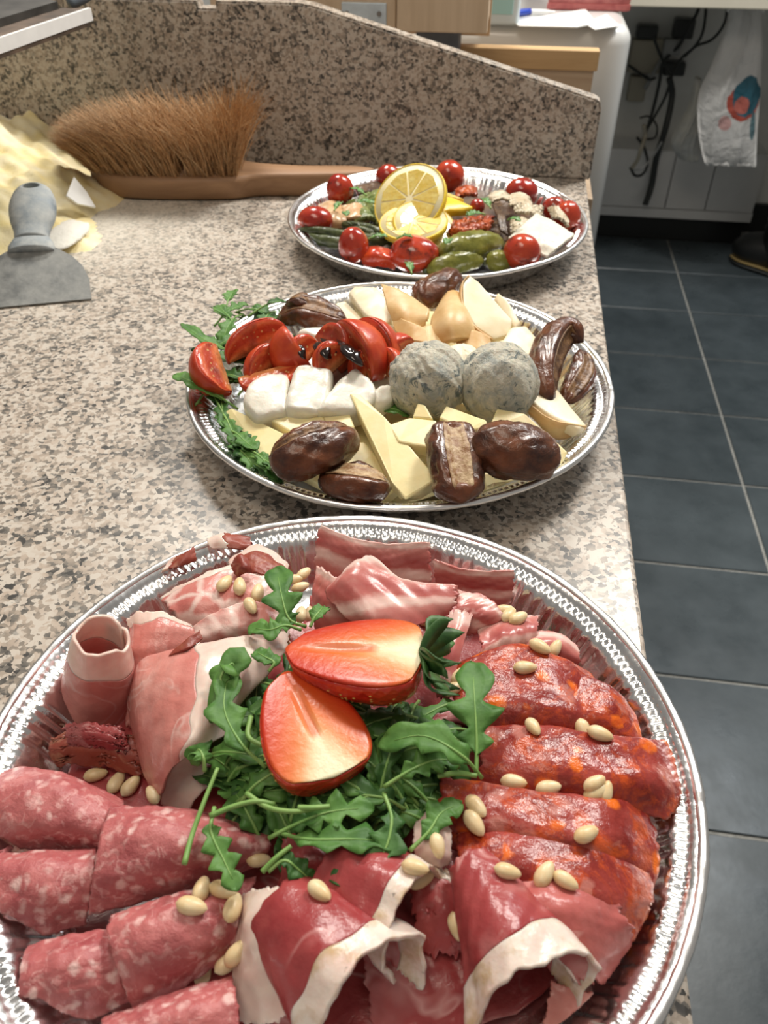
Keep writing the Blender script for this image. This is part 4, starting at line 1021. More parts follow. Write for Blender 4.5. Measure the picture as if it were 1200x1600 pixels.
def wedge(name, a, b, out, r, half, label, cat='tomato wedge', group=None, skin='tom_skin', flesh='tom_flesh', seed=0, fat=1.0):
    """citrus-like wedge: poles at world a and b, skin bulging towards 'out'"""
    a, b = np.array(a), np.array(b); c = (a + b) / 2; ax = b - a; L = np.linalg.norm(ax) / 2; ax /= 2 * L
    o_ = np.array(out, float); o_ -= ax * (o_ @ ax); o_ /= np.linalg.norm(o_); s_ = np.cross(ax, o_)
    n, m = 17, 13; V = []
    lat = np.linspace(-math.pi / 2, math.pi / 2, n); az = np.radians(np.linspace(-half, half, m))
    G = np.empty((n, m, 3))
    for i, la in enumerate(lat):
        for j, z in enumerate(az): G[i, j] = c + ax * (L * math.sin(la)) + (o_ * math.cos(z) + s_ * math.sin(z)) * (r * max(0.02, math.cos(la)) ** 0.8)
    G += (0.02 * r * wob(G, 120, seed))[..., None]
    vs, fs = grid_mesh(G, 0.0006)
    o = mesh(name, vs, fs, M[skin], None, True, None, True, label=label, cat=cat, group=group)
    spine = np.stack([c + ax * (L * 0.96 * math.sin(la)) for la in lat])
    for side in (0, -1):
        H = np.stack([spine * (1 - k) + G[:, side] * k for k in np.linspace(0, .985, 6)], 1)
        H += (0.03 * r * wob(H, 200, seed + 5))[..., None] * np.array([.3, .3, .3])
        vs, fs = grid_mesh(H, 0.0006); uvf = np.stack([np.tile(np.linspace(0, 1, 6), n), np.repeat(np.linspace(0, 1, n), 6)], 1); mesh('cut_face', vs, fs, M[flesh], o, True, np.concatenate([uvf, uvf]), True)
    return o
def lemon_slice(name, c, nrm, r, th, label, upv=(0, 0, 1)):
    c = np.array(c, float); n = np.array(nrm, float); n /= np.linalg.norm(n); s = np.cross(np.array(upv, float), n); s /= np.linalg.norm(s); u = np.cross(n, s)
    e = empty(name, c - np.array([0, 0, r * 0.6]), label, 'lemon slice')
    k = 48; an = np.linspace(0, 2 * math.pi, k, endpoint=False)
    def ring(rad, off): return c + (s * np.cos(an)[:, None] + u * np.sin(an)[:, None]) * rad + n * off
    def lathe(nm, prof, mat, closed=True):
        V = np.concatenate([ring(a, b) for a, b in prof]); q = len(prof); Fc = []
        for l in range(q if closed else q - 1):
            l2 = (l + 1) % q
            for i in range(k): Fc.append((l * k + i, l * k + (i + 1) % k, l2 * k + (i + 1) % k, l2 * k + i))
        if not closed: Fc += [tuple(range(k)), tuple((q - 1) * k + i for i in range(k))]
        return mesh(nm, V, Fc, mat, e, True)
    h = th / 2
    lathe('rind', [(r * .955, h), (r * .99, h * .8), (r, 0), (r * .99, -h * .8), (r * .955, -h)], M['lemon_rind'])
    lathe('pith', [(0.0004, h * .86), (r * .956, h * .90), (r * .956, -h * .90), (0.0004, -h * .86)], M['lemon_pith'], False)
    for i in range(9):
        a0 = 2 * math.pi * i / 9 + .022; a1 = 2 * math.pi * (i + 1) / 9 - .022; am = (a0 + a1) / 2
        for sg in (1, -1):
            V = []; pr = [(0.10, am), (0.5, a0 + .015), (0.80, a0 + .01), (0.835, am), (0.80, a1 - .01), (0.5, a1 - .015)]
            for zz in (h * .80, h * 1.02):
                for rr, aa in pr:
                    f_ = 1.0 if zz < h else 0.97
                    V.append(c + (s * math.cos(aa) + u * math.sin(aa)) * (r * rr * f_) + n * (zz * sg))
            Fc = [tuple(range(6, 12))] + [(j, (j + 1) % 6, 6 + (j + 1) % 6, 6 + j) for j in range(6)]
            mesh('segment', V, Fc, M['lemon_flesh'], e, False)
    return e
def ctom(px, py, z, r, label, sq=(1, 1, .95), mat='roast_tom', seed=0):
    c = P(px, py, z); o = blob('cherry_tomato', c, r * sq[0], r * sq[1], r * sq[2], M[mat], n=32, amp=0.035, scale=90, seed=seed, label=label, cat='cherry tomato', group='roasted cherry tomatoes', reg=True)
    d = np.array([0.4 * math.sin(seed * 2.3), 0.3, 0.8]); d /= np.linalg.norm(d)
    blob('stem_scar', c + d * r * 0.9, r * .18, r * .18, r * .10, M['aubergine'], n=12, parent=o)
    return o

# ================================================================== platter of vegetables
CLAMP = T3
TF = 0.004
lab = lambda *a: dict(label=a[0], cat=a[1], group=(a[2] if len(a) > 2 else None))
# bottom layer
surf('grilled_aubergine_slice', patch([[(500, 320, .010), (580, 292, .012), (650, 280, .012)], [(500, 360, .012), (590, 340, .016), (680, 330, .014)], [(540, 410, .008), (620, 400, .012), (700, 400, .010)]]), M['aubergine'], th=.004, bumpy=.001, **lab('wide dark aubergine slice at the bottom of the vegetable platter, under the lemon', 'aubergine slice'))
surf('grilled_aubergine_slice', patch([[(680, 285, .012), (760, 288, .012), (830, 305, .012)], [(690, 340, .016), (770, 340, .018), (850, 345, .016)], [(700, 405, .010), (780, 410, .010), (850, 395, .010)]]), M['aubergine'], th=.004, bumpy=.001, **lab('dark aubergine slice under the white cheese slices', 'aubergine slice'))
surf('grilled_aubergine_slice', patch([[(555, 292, .022), (590, 286, .026), (622, 290, .022)], [(560, 305, .022), (592, 300, .026), (620, 304, .022)]]), M['aubergine'], th=.004, **lab('small dark brown aubergine slice beside the lemon', 'aubergine slice'))
surf('grilled_fennel_slice', patch([[(498, 322, .020), (515, 316, .026), (532, 320, .022)], [(500, 345, .020), (520, 340, .025), (540, 343, .022)], [(505, 358, .012), (520, 358, .016), (545, 356, .014)]]), M['fennel'], th=.005, **lab('beige grilled vegetable slice beside the leftmost cherry tomato', 'vegetable slice'))
surf('grilled_fennel_slice', patch([[(535, 325, .024), (555, 320, .028), (575, 325, .022)], [(538, 345, .020), (560, 342, .024), (580, 346, .020)]]), M['fennel'], th=.005, **lab('pale salmon grilled vegetable slice leaning on the courgette', 'vegetable slice'))
for i, (g_, lb) in enumerate([
    ([[(560, 308, .020), (590, 298, .030), (612, 304, .026)], [(562, 325, .022), (590, 318, .032), (616, 322, .028)], [(575, 345, .018), (595, 342, .026), (612, 345, .022)]], 'green mottled grilled courgette slice beside the upright lemon slice'),
    ([[(540, 318, .022), (556, 312, .026), (572, 318, .024)], [(556, 350, .020), (575, 340, .026), (592, 345, .022)]], 'narrow grilled courgette strip between the beige slices'),
    ([[(585, 330, .028), (604, 322, .032), (622, 330, .026)], [(588, 352, .020), (606, 346, .026), (622, 350, .022)]], 'pale green courgette slice tucked under the lemon')]):
    surf('grilled_courgette_slice', patch(g_), M['courgette'], th=.005, bumpy=.0014, **lab(lb, 'courgette slice', 'grilled courgette'))
def spear(pts, r, lb):
    o = sweep('asparagus_spear', pts, [r * .9, r, r, r * 1.15, r * .9, r * .15], M['asparagus'], n=14, m=30, reg=True, cross=lambda th, t: 1 + .06 * np.sin(3 * th + 22 * t), **lab(lb, 'asparagus', 'asparagus spears'))
    C = np.array([P(*p) for p in pts]); d = C[-1] - C[-2]; L_ = np.linalg.norm(d); d /= L_
    for k in range(7):
        b_ = cr(C, np.array([0.66 + .045 * k]))[0]; a = k * 2.4; s = np.cross(d, [0, 0, 1]); s /= np.linalg.norm(s); n_ = np.cross(s, d)
        rad = (s * math.cos(a) + n_ * math.sin(a))
        sweep('tip_scale', [b_ + rad * r * .75, b_ + rad * r * 1.25 + d * r * .8, b_ + rad * r * .9 + d * r * 2.0], [r * .3, r * .42, r * .05], M['asparagus'], n=6, m=8, parent=o, world=True, flat=.5)
spear([(466, 364, .022), (500, 362, .026), (545, 370, .028), (585, 376, .027), (622, 376, .024)], .0052, 'long dark asparagus spear running from the rim to the big roasted tomato')
spear([(470, 372, .018), (505, 376, .022), (535, 380, .022), (560, 378, .022)], .0055, 'short asparagus spear lowest against the platter wall')
spear([(538, 352, .026), (570, 356, .030), (600, 366, .030), (628, 372, .027)], .0048, 'asparagus spear lying just below the courgette')
spear([(640, 382, .024), (600, 372, .027), (570, 362, .03), (545, 355, .031)], .0042, 'thin asparagus spear pointing back at the beige slices')
# tomatoes
ctom(531, 297, .033, .0155, 'oval charred cherry tomato on the rim side beside the courgette', (.95, 1, 1.05), seed=1)
ctom(493, 345, .030, .0160, 'wide cherry tomato beside the beige grilled slice', (1.12, .9, .85), seed=2)
ctom(552, 383, .034, .0158, 'cherry tomato standing on the asparagus spears', (.9, .9, 1.05), seed=3)
ctom(702, 275, .036, .0168, 'cherry tomato at the far rim behind the lemon peel', (1, 1, 1), seed=4)
ctom(606, 277, .030, .0140, 'cherry tomato half hidden behind the upright lemon slice', seed=5)
ctom(815, 301, .030, .0165, 'cherry tomato behind the mushroom slices', (1.05, .95, .9), seed=6)
ctom(816, 394, .033, .0160, 'cherry tomato in front of the white cheese slice', (1.08, 1, 1), seed=7)
ctom(886, 341, .030, .0150, 'cherry tomato wedged between white cheese and platter wall', (.9, 1, 1.1), seed=8)
ctom(866, 326, .030, .0125, 'small cherry tomato behind the curled mushroom slice', seed=9)
ctom(746, 322, .036, .0075, 'tiny red tomato below the dried tomato', seed=10)
c = P(648, 396, .030); o = blob('roasted_tomato_half', c, .0235, .020, .0165, M['roast_tom'], amp=.09, scale=90, seed=31, label='big wrinkled roasted tomato half beside the gherkins', cat='tomato', reg=True)
surf('roasted_pepper_strip', patch([[(562, 392, .026), (590, 385, .032), (622, 398, .026)], [(565, 405, .024), (592, 400, .030), (620, 410, .024)], [(568, 416, .016), (595, 417, .020), (618, 420, .016)]]), M['pepper_red'], th=.003, **lab('glossy red roasted pepper strip beside the roasted tomato half', 'pepper strip'))
# gherkins
def gherk(pts, r, lb, seed):
    o = sweep('gherkin', pts, capr(r, 9, .45, .45), M['gherkin'], n=28, m=34, reg=True, cross=lambda th, t: 1 + .07 * wob1(th * 3 + 9 * t, 3, seed) + .03 * np.sin(7 * th), **lab(lb, 'gherkin', 'gherkins'))
    p = P(*pts[0]); blob('stalk_end', p, r * .22, r * .22, r * .22, M['asparagus'], n=10, parent=o)
gherk([(680, 405, .026), (710, 395, .030), (745, 385, .031), (790, 380, .026)], .0150, 'largest gherkin lying beside the roasted tomato half', 1)
gherk([(664, 424, .022), (695, 416, .025), (725, 408, .026), (758, 408, .022)], .0105, 'slim gherkin against the near platter wall', 2)
gherk([(758, 412, .022), (778, 408, .025), (800, 412, .022)], .0095, 'short gherkin end beside the front cherry tomato', 3)
# dried tomatoes
for g_, lb in [
    ([[(702, 350, .030), (735, 340, .036), (772, 338, .032)], [(700, 362, .032), (738, 355, .038), (770, 352, .034)], [(704, 372, .026), (735, 368, .032), (762, 362, .028)]], 'curled orange-red dried tomato above the largest gherkin'),
    ([[(710, 298, .030), (728, 290, .036), (744, 294, .032)], [(712, 312, .030), (730, 306, .036), (746, 308, .030)]], 'dried tomato piece behind the lemon peel wedge')]:
    surf('dried_tomato', patch(g_), M['dried_tom'], th=.004, bumpy=.0018, bscale=200, rag=.12, **lab(lb, 'dried tomato'))
# mushrooms, cheese slices, dark strip
surf('white_cheese_slice', patch([[(838, 334, .040), (868, 350, .040), (898, 368, .036)], [(816, 353, .040), (848, 366, .042), (876, 385, .036)], [(794, 373, .034), (825, 385, .036), (854, 403, .030)]]), M['sheet_cheese'], th=.003, rag=.02, bumpy=.0006, **lab('flat white cheese square leaning on the platter rim', 'cheese slice'))
for g_, lb in [
    ([[(760, 308, .036), (780, 298, .040), (798, 306, .034)], [(768, 318, .034), (788, 312, .038), (804, 318, .032)]], 'small cream mushroom slice behind the dark strip'),
    ([[(792, 308, .034), (810, 302, .038), (830, 312, .034)], [(796, 326, .036), (815, 322, .040), (836, 328, .034)]], 'pale mushroom slice below the cherry tomato'),
    ([[(802, 322, .036), (824, 320, .042), (850, 322, .036)], [(804, 334, .036), (826, 334, .040), (848, 338, .034)]], 'brownish mushroom slice above the white cheese square'),
    ([[(856, 326, .036), (868, 322, .042), (888, 336, .036)], [(862, 342, .034), (876, 344, .038), (888, 358, .032)]], 'curled mushroom slice beside the rim side tomato'),
    ([[(796, 345, .032), (812, 340, .036), (830, 342, .034)], [(798, 366, .030), (812, 362, .034), (826, 360, .032)]], 'mushroom slice half under the white cheese square')]:
    surf('mushroom_slice', patch(g_), M['mushroom'], th=.003, bumpy=.0014, rag=.12, **lab(lb, 'mushroom slice', 'mushroom slices'))
surf('aubergine_strip', patch([[(768, 318, .034), (782, 318, .036)], [(776, 338, .038), (788, 336, .038)], [(782, 362, .032), (794, 370, .030)]]), M['aubergine'], th=.002, rag=.06, **lab('glossy dark aubergine skin strip beside the white cheese square', 'aubergine strip'))
surf('aubergine_strip', patch([[(745, 352, .024), (775, 350, .028), (800, 360, .024)], [(750, 378, .022), (780, 376, .026), (802, 382, .020)]]), M['aubergine'], th=.002, **lab('dark aubergine strip between gherkin and white cheese', 'aubergine strip'))
# lemon
lemon_slice('lemon_slice', P(641, 313, .050), (-.30, -.62, .72), .0375, .0065, 'upright lemon slice with a thick rind at the centre of the vegetables')
lemon_slice('lemon_slice', P(646, 350, .038), (-.05, -.18, .98), .0330, .0065, 'lemon slice lying flat below the upright one')
lemon_slice('lemon_slice', P(664, 356, .034), (.30, -.35, .9), .0320, .0060, 'lemon slice peeping out from under the flat one')
lw = slab('lemon_wedge', [(684, 302, .046), (700, 304, .046), (740, 322, .040), (736, 327, .038), (688, 330, .042)], .008, M['lemon_rind'], bev=.002, seg=3, lump=.0004, cuts=2, smooth=True, **lab('yellow lemon peel wedge pointing away from the lemon slices', 'lemon wedge'))
slab('flesh', [(690, 300, .0455), (702, 301, .0455), (726, 311, .043), (700, 306, .0455)], .005, M['lemon_flesh'], bev=.001, parent=lw, reg=False)
for i, (a, b, z) in enumerate([(632, 372, .046), (640, 419, .032), (743, 336, .044), (803, 345, .046), (528, 323, .034), (575, 318, .038), (540, 335, .034), (600, 312, .038), (560, 300, .036), (700, 378, .046), (590, 372, .038), (760, 318, .044)]):
    p = P(a, b, z); an = i * 1.9; d = np.array([math.cos(an), math.sin(an), .15]) * (.007 + .002 * (i % 3))
    leaf('parsley_leaf', [p - d, p + np.array([0, 0, .002]), p + d], .0050, 2, .35, .3, mat=M['basil'], world=True, stem=.15, seed=i, **lab('small green herb leaf scattered on the grilled vegetables', 'herb leaf', 'herb leaves on the vegetable platter'))

# ================================================================== platter of cheese
CLAMP = T2
# rocket on the left wall
rk = [([(395, 560, .022), (350, 545, .034), (318, 530, .040), (283, 506, .040)], .008, 'rocket leaf poking out over the rim beside the tomato wedge'),
      ([(372, 640, .024), (335, 615, .034), (300, 597, .040), (272, 586, .038)], .011, 'broad rocket leaf hanging over the rim beside the mozzarella')]
for i, (p_, w_, lb) in enumerate(rk):
    leaf('rocket_leaf', p_, w_, 3, .5, .3, mat=M['rocket'], seed=i, stem=.2, **lab(lb, 'rocket leaf', 'rocket on the cheese platter'))
rr_ = np.random.default_rng(4)
for i in range(58):
    if i < 26: bx_, by_ = cr(np.array([(352, 610), (345, 650), (362, 690), (400, 725), (430, 735)], float), np.array([rr_.uniform()]))[0]
    elif i < 48: bx_, by_ = rr_.uniform(345, 450), rr_.uniform(488, 540)
    else: bx_, by_ = rr_.uniform(320, 400), rr_.uniform(560, 620)
    z0 = rr_.uniform(.012, .026) if i < 26 else rr_.uniform(.016, .034); an = rr_.uniform(0, 6.28); L_ = rr_.uniform(.020, .032)
    p = P(bx_ + rr_.normal(0, 6), by_ + rr_.normal(0, 5), z0); d = np.array([math.cos(an), math.sin(an), 0])
    if i < 26:
        ctr = np.array([T2[0], T2[1], 0]); tg = p - ctr; tg[2] = 0; tg /= np.linalg.norm(tg); d = np.array([-tg[1], tg[0], 0]) * (1 if i % 3 else -1) + tg * rr_.uniform(-.2, .25)
    leaf('rocket_leaf', [p - d * L_ * .6, p + np.array([0, 0, .006]), p + d * L_ * .5 + np.array([0, 0, .006]), p + d * L_ + np.array([0, 0, rr_.uniform(-.002, .008)])], rr_.uniform(.006, .0095), 3, .55, .35, mat=M['rocket'] if i % 2 else M['rocket_d'], world=True, seed=i + 50,
         **lab(('bright' if i % 2 else 'dark') + (' rocket leaf lining the platter wall beside the cheese slices' if i < 26 else ' rocket leaf between the torn date and the tomato wedges' if i < 48 else ' rocket leaf tucked under the upright tomato wedge'), 'rocket leaf', 'rocket on the cheese platter'))
leaf('rocket_leaf', [(585, 562, .026), (605, 552, .034), (622, 540, .040), (634, 528, .044)], .008, 2, .2, .3, seed=91, **lab('rocket leaf between mozzarella and smoked cheese', 'rocket leaf', 'rocket on the cheese platter'))
leaf('rocket_leaf', [(585, 645, .024), (600, 640, .030), (618, 640, .032), (640, 650, .028)], .010, 2, .2, .2, seed=92, **lab('rocket leaf lying under the blue cheese ball', 'rocket leaf', 'rocket on the cheese platter'))
# semi-hard cheese slices
def chz(poly, th, lb, mat='cheese', name='cheese_slice', bev=.0012, lump=.0003):
    return slab(name, poly, th, M[mat], bev=bev, lump=lump, cuts=2, lscale=70, seed=int(poly[0][0]), **lab(lb, 'cheese slice'))
chz([(505, 640, .020), (640, 640, .018), (740, 640, .020), (760, 740, .012), (640, 775, .012), (520, 765, .012), (430, 720, .012)], .007, 'wide pale cheese slice at the bottom of the platter under the dates')
chz([(690, 470, .016), (790, 490, .016), (850, 600, .014), (760, 640, .016), (600, 600, .016), (560, 500, .016)], .008, 'flat cheese slice at the bottom under the blue cheese balls')
chz([(349, 644, .026), (362, 637, .030), (462, 686, .034), (472, 700, .034), (426, 742, .026)], .008, 'long triangular cheese slice against the rocket')
chz([(400, 642, .034), (500, 640, .036), (515, 672, .036), (470, 682, .034), (458, 676, .034)], .009, 'cheese slice below the two front mozzarella pieces')
chz([(497, 644, .036), (545, 642, .038), (555, 668, .036), (520, 672, .034)], .009, 'short cheese block between two dates and the mozzarella')
chz([(455, 672, .032), (515, 668, .034), (525, 700, .030), (470, 710, .028)], .008, 'cheese slice half under the largest split date')
chz([(545, 614, .046), (563, 616, .046), (602, 652, .044), (676, 738, .034), (678, 752, .032), (634, 780, .028), (612, 752, .032)], .010, 'large upright triangular cheese slice in the middle of the platter')
chz([(520, 690, .026), (570, 690, .028), (625, 760, .020), (600, 780, .018), (560, 760, .020)], .008, 'cheese slice behind the lower split date')
chz([(606, 664, .042), (640, 652, .044), (682, 656, .044), (682, 700, .040), (622, 690, .040)], .009, 'thick cheese finger beside the open date')
chz([(644, 652, .044), (652, 629, .048), (664, 632, .048), (677, 654, .044)], .008, 'small pointed cheese piece under the blue cheese ball')
chz([(686, 652, .044), (697, 634, .046), (760, 656, .044), (764, 668, .042), (730, 672, .042)], .009, 'cheese slice between the blue cheese balls and the dates')
chz([(765, 668, .040), (776, 638, .044), (820, 645, .042), (888, 706, .030), (878, 726, .026), (840, 722, .028)], .009, 'triangular cheese slice behind the glossy whole date')
chz([(752, 738, .024), (800, 735, .026), (818, 750, .022), (790, 770, .018), (760, 768, .018)], .008, 'cheese corner under the glossy whole date')
# smoked cheese
def smk(poly, th, lb, down=None, bev=.0018):
    o = slab('smoked_cheese_slice', poly, th, M['smoked_in'], bev=bev, lump=.0004, cuts=2, seed=int(poly[0][0]), down=down, smooth=True, **lab(lb, 'smoked cheese', 'smoked cheese slices'))
    return o
def rindstrip(o, pts, w, th=.0012):
    G = patch(pts)
    surf('rind', G, M['smoked'], nu=20, nv=8, th=th, bumpy=.0003, rag=.0, parent=o, reg=False)
o = smk([(543, 458, .032), (552, 446, .036), (590, 448, .038), (606, 470, .036), (612, 498, .032), (600, 508, .030), (570, 492, .030)], .010, 'pale thick smoked cheese slab beside the torn date')
o = smk([(500, 470, .022), (540, 470, .024), (570, 500, .024), (600, 520, .022), (560, 530, .020)], .008, 'cream cheese slice under the pale smoked slab')
o = smk([(570, 505, .030), (610, 505, .032), (640, 520, .032), (620, 548, .030), (585, 545, .030)], .008, 'cream smoked slice beside the small rocket leaf')
def smsheet(g_, lb, mat='smoked', th=.006):
    o = surf('smoked_cheese_slice', patch(g_), M[mat], nu=26, nv=20, th=th, bumpy=.0004, bscale=60, rag=.02, **lab(lb, 'smoked cheese', 'smoked cheese slices'))
    return o
smsheet([[(596, 447, .046), (628, 458, .048), (672, 488, .044)], [(606, 480, .042), (634, 490, .044), (668, 500, .042)], [(622, 508, .036), (640, 514, .038), (662, 512, .036)]], 'orange-brown rind of a smoked cheese slice beside the far date')
smsheet([[(612, 490, .038), (640, 505, .042), (668, 520, .040)], [(620, 520, .034), (645, 535, .036), (672, 540, .036)]], 'low smoked cheese piece behind the tomato wedges')
smsheet([[(678, 500, .040), (700, 462, .050), (716, 462, .050), (728, 490, .046)], [(676, 520, .038), (700, 500, .050), (722, 498, .050), (738, 515, .042)], [(690, 540, .032), (706, 535, .040), (726, 532, .040), (738, 532, .036)]], 'rounded caramel coloured smoked cheese wedge behind the blue cheese')
smsheet([[(650, 520, .036), (672, 512, .040), (690, 520, .038)], [(650, 545, .032), (672, 540, .036), (695, 545, .034)]], 'small smoked cheese piece behind the first blue cheese ball')
smsheet([[(714, 530, .036), (738, 520, .042), (765, 530, .040)], [(716, 552, .032), (742, 550, .036), (770, 552, .034)]], 'light brown smoked cheese piece behind the pale cheese ball')
# upright half-moon slice: paste face + rind edge
o = smk([(722, 445, .058), (733, 430, .062), (748, 440, .060), (800, 500, .046), (796, 522, .040), (772, 530, .038), (744, 510, .044), (726, 478, .052)], .006, 'tall white half-moon smoked cheese slice standing on edge', bev=.001)
surf('rind', patch([[(733, 430, .0625), (722, 445, .0585), (724, 478, .0525), (743, 511, .0445), (770, 531, .0385)], [(731, 432, .055), (719, 450, .052), (720, 485, .046), (738, 515, .038), (765, 534, .032)]]), M['smoked'], nu=26, nv=6, th=.001, bumpy=.0002, rag=0, parent=o, reg=False)
o = smk([(772, 468, .046), (778, 455, .050), (795, 470, .046), (815, 505, .036), (805, 515, .034)], .006, 'slim smoked cheese slice behind the tall half-moon slice')
o = smk([(784, 535, .044), (800, 510, .046), (822, 508, .044), (842, 530, .038), (838, 560, .034), (812, 562, .036)], .008, 'rounded smoked cheese slice beside the curved date')
o = smk([(805, 560, .040), (828, 545, .040), (845, 575, .038), (917, 664, .030), (905, 672, .030), (860, 650, .034), (830, 625, .038)], .008, 'long smoked cheese slice reaching to the platter wall')
surf('rind', patch([[(822, 626, .039), (862, 655, .0345), (917, 666, .030)], [(826, 645, .032), (862, 672, .026), (914, 672, .026)], [(830, 656, .024), (864, 684, .018), (905, 684, .018)]]), M['smoked'], nu=26, nv=8, th=.001, bumpy=.0004, rag=0, parent=o, reg=False)
# mozzarella
def moz(poly, th, lb):
    cx_ = sum(p[0] for p in poly) / len(poly); cy_ = sum(p[1] for p in poly) / len(poly)
    poly = [(cx_ + (p[0] - cx_) * 1.13, cy_ + (p[1] - cy_) * 1.13, p[2]) for p in poly]
    return slab('mozzarella_slice', poly, th, M['mozz'], bev=.005, seg=4, lump=.0009, lscale=150, cuts=3, melt=2, smooth=True, seed=int(poly[0][0]), **lab(lb, 'mozzarella', 'mozzarella slices'))
moz([(378, 622, .042), (388, 598, .046), (410, 585, .048), (446, 582, .048), (444, 636, .042), (400, 652, .036)], .020, 'rounded mozzarella end slice beside the tomato wedges')
moz([(447, 632, .044), (462, 571, .052), (490, 570, .052), (518, 578, .050), (505, 636, .042), (470, 642, .040)], .020, 'smooth square mozzarella slice in the middle of the row')
moz([(498, 634, .044), (530, 590, .050), (556, 572, .052), (574, 588, .050), (588, 612, .046), (560, 640, .040)], .020, 'torn mozzarella slice with a ragged edge')
moz([(575, 612, .044), (600, 597, .046), (620, 604, .044), (616, 624, .040), (590, 640, .036)], .016, 'small mozzarella piece touching the blue cheese ball')
moz([(463, 520, .040), (480, 508, .044), (530, 506, .044), (540, 518, .042), (510, 535, .038)], .014, 'mozzarella slice behind the tomato wedges')
moz([(543, 515, .042), (565, 497, .046), (592, 503, .044), (590, 532, .038), (562, 536, .038)], .014, 'mozzarella slice between smoked slab and glazed tomatoes')
moz([(430, 545, .034), (500, 535, .036), (590, 545, .036), (600, 590, .032), (520, 605, .030), (440, 600, .030)], .014, 'wide mozzarella slice lying under the tomato wedges')
# tomato wedges with glaze
def tw(a, b, out, r, half, lb, seed): return wedge('tomato_wedge', P(*a), P(*b), out, r * 1.12, half + 8, lb, 'tomato wedge', 'tomato wedges', seed=seed)
w1 = tw((338, 538, .052), (362, 612, .034), (-.95, .25, .1), .021, 50, 'upright tomato wedge nearest the rocket over the rim', 1)
tw((358, 568, .038), (452, 520, .048), (-.3, .85, .35), .017, 48, 'long tomato wedge lying above the mozzarella end slice', 2)
tw((372, 590, .040), (462, 566, .046), (-.1, -.35, -.6), .018, 50, 'bright tomato wedge in front of the long one', 3)
w4 = tw((452, 522, .052), (486, 572, .042), (-.75, .5, .3), .020, 50, 'glazed tomato wedge between two mozzarella slices', 4)
w5 = tw((492, 526, .052), (526, 574, .042), (-.55, .7, .3), .020, 52, 'tomato wedge with a pool of dark glaze', 5)
w6 = tw((522, 522, .054), (580, 596, .040), (-.5, .75, .35), .022, 50, 'large glazed tomato wedge at the middle of the row', 6)
w7 = tw((548, 518, .052), (608, 575, .040), (.5, .75, .3), .019, 52, 'tomato wedge at the far side of the large glazed one', 7)
w8 = tw((585, 560, .044), (616, 602, .036), (.5, .6, .3), .015, 52, 'tomato wedge beside the first blue cheese ball', 8)
w9 = tw((604, 566, .040), (646, 545, .042), (.1, .8, .5), .014, 55, 'tomato wedge tucked behind the first blue cheese ball', 9)
tw((395, 598, .036), (448, 560, .040), (-.5, .5, .2), .016, 52, 'tomato wedge half hidden behind the bright one', 21)
tw((470, 580, .042), (500, 540, .050), (-.3, .8, .3), .016, 50, 'short tomato wedge behind the square mozzarella', 22)
tw((505, 592, .042), (548, 556, .050), (-.2, .85, .3), .017, 50, 'brownish tomato wedge above the torn mozzarella', 23)
tw((560, 598, .040), (596, 566, .046), (.1, .9, .3), .015, 50, 'orange tomato wedge above the small mozzarella piece', 24)
def glaze(parent, pts, r):
    sweep('balsamic_glaze', pts, capr(r, 7, .5, .5), M['balsamic'], n=14, m=20, parent=parent, flat=.45, cross=lambda th, t: 1 + .18 * np.sin(9 * t + th))
glaze(w4, [(456, 528, .0555), (468, 545, .056), (478, 562, .051)], .0032)
glaze(w5, [(494, 534, .058), (506, 548, .058), (518, 560, .054)], .0052)
glaze(w5, [(500, 528, .057), (520, 540, .058), (530, 556, .052)], .003)
glaze(w6, [(535, 535, .061), (552, 556, .060), (570, 572, .053)], .0056)
glaze(w6, [(526, 530, .058), (545, 545, .062), (560, 566, .058)], .003)
glaze(w7, [(555, 520, .058), (578, 535, .060), (590, 556, .054)], .0055)
# blue cheese
def ball(px, py, z, r, mat, lb, seed):
    o = blob('blue_cheese_ball' if mat == 'blue' else 'cream_cheese_ball', P(px, py, z), r, r, r * .95, M[mat], n=120, amp=.055, scale=170, seed=seed, reg=True, label=lb, cat='cheese ball')
    if mat == 'blue':
        rs = np.random.default_rng(seed)
        c_ = P(px, py, z)
        for k in range(0):
            d = np.array([rs.normal(0, .8), -abs(rs.normal(.5, .5)), abs(rs.normal(.5, .5))]); d /= np.linalg.norm(d)
            blob('curd_flake', c_ + d * r * .93, .009 * rs.uniform(.6, 1.2), .004, .0045, M['cream_ball'], n=12, amp=.2, scale=300, parent=o, seed=k, rot=rs.uniform(0, 3))
    return o
ball(720, 572, .046, .0155, 'cream_ball', 'pale cream cheese ball behind the two blue cheese balls', 4)
ball(669, 594, .046, .0262, 'blue', 'blue-grey cheese ball beside the mozzarella, smeared with cream', 5)
ball(777, 598, .046, .0268, 'blue', 'paler blue cheese ball beside the long smoked slice', 6)
# dates
date('date', [(432, 500, .030), (470, 486, .040), (505, 492, .040), (545, 505, .034)], .0135, 'torn open date against the far rim behind the tomatoes', (75, 38, .55), seed=3)
date('date', [(448, 476, .040), (470, 470, .046), (490, 480, .042)], .008, 'ragged date half lying on the torn open date', (90, 45, .5), seed=13)
date('date', [(655, 478, .040), (672, 462, .046), (700, 440, .050), (716, 440, .046)], .0125, 'dark wrinkled date at the far rim behind smoked cheese', seed=5)
date('date', [(672, 440, .044), (662, 455, .046), (656, 475, .042)], .009, 'small date pressed against the dark wrinkled date', seed=15)
date('date', [(860, 640, .030), (852, 590, .040), (862, 545, .046), (885, 518, .048), (912, 535, .044)], .0135, 'curved split date hooked over the platter wall', (20, 42, .6), seed=7)
date('date', [(905, 545, .040), (912, 575, .034), (898, 605, .030), (880, 630, .026)], .010, 'thin date half inside the curve of the split date', (120, 45, .55), seed=17)
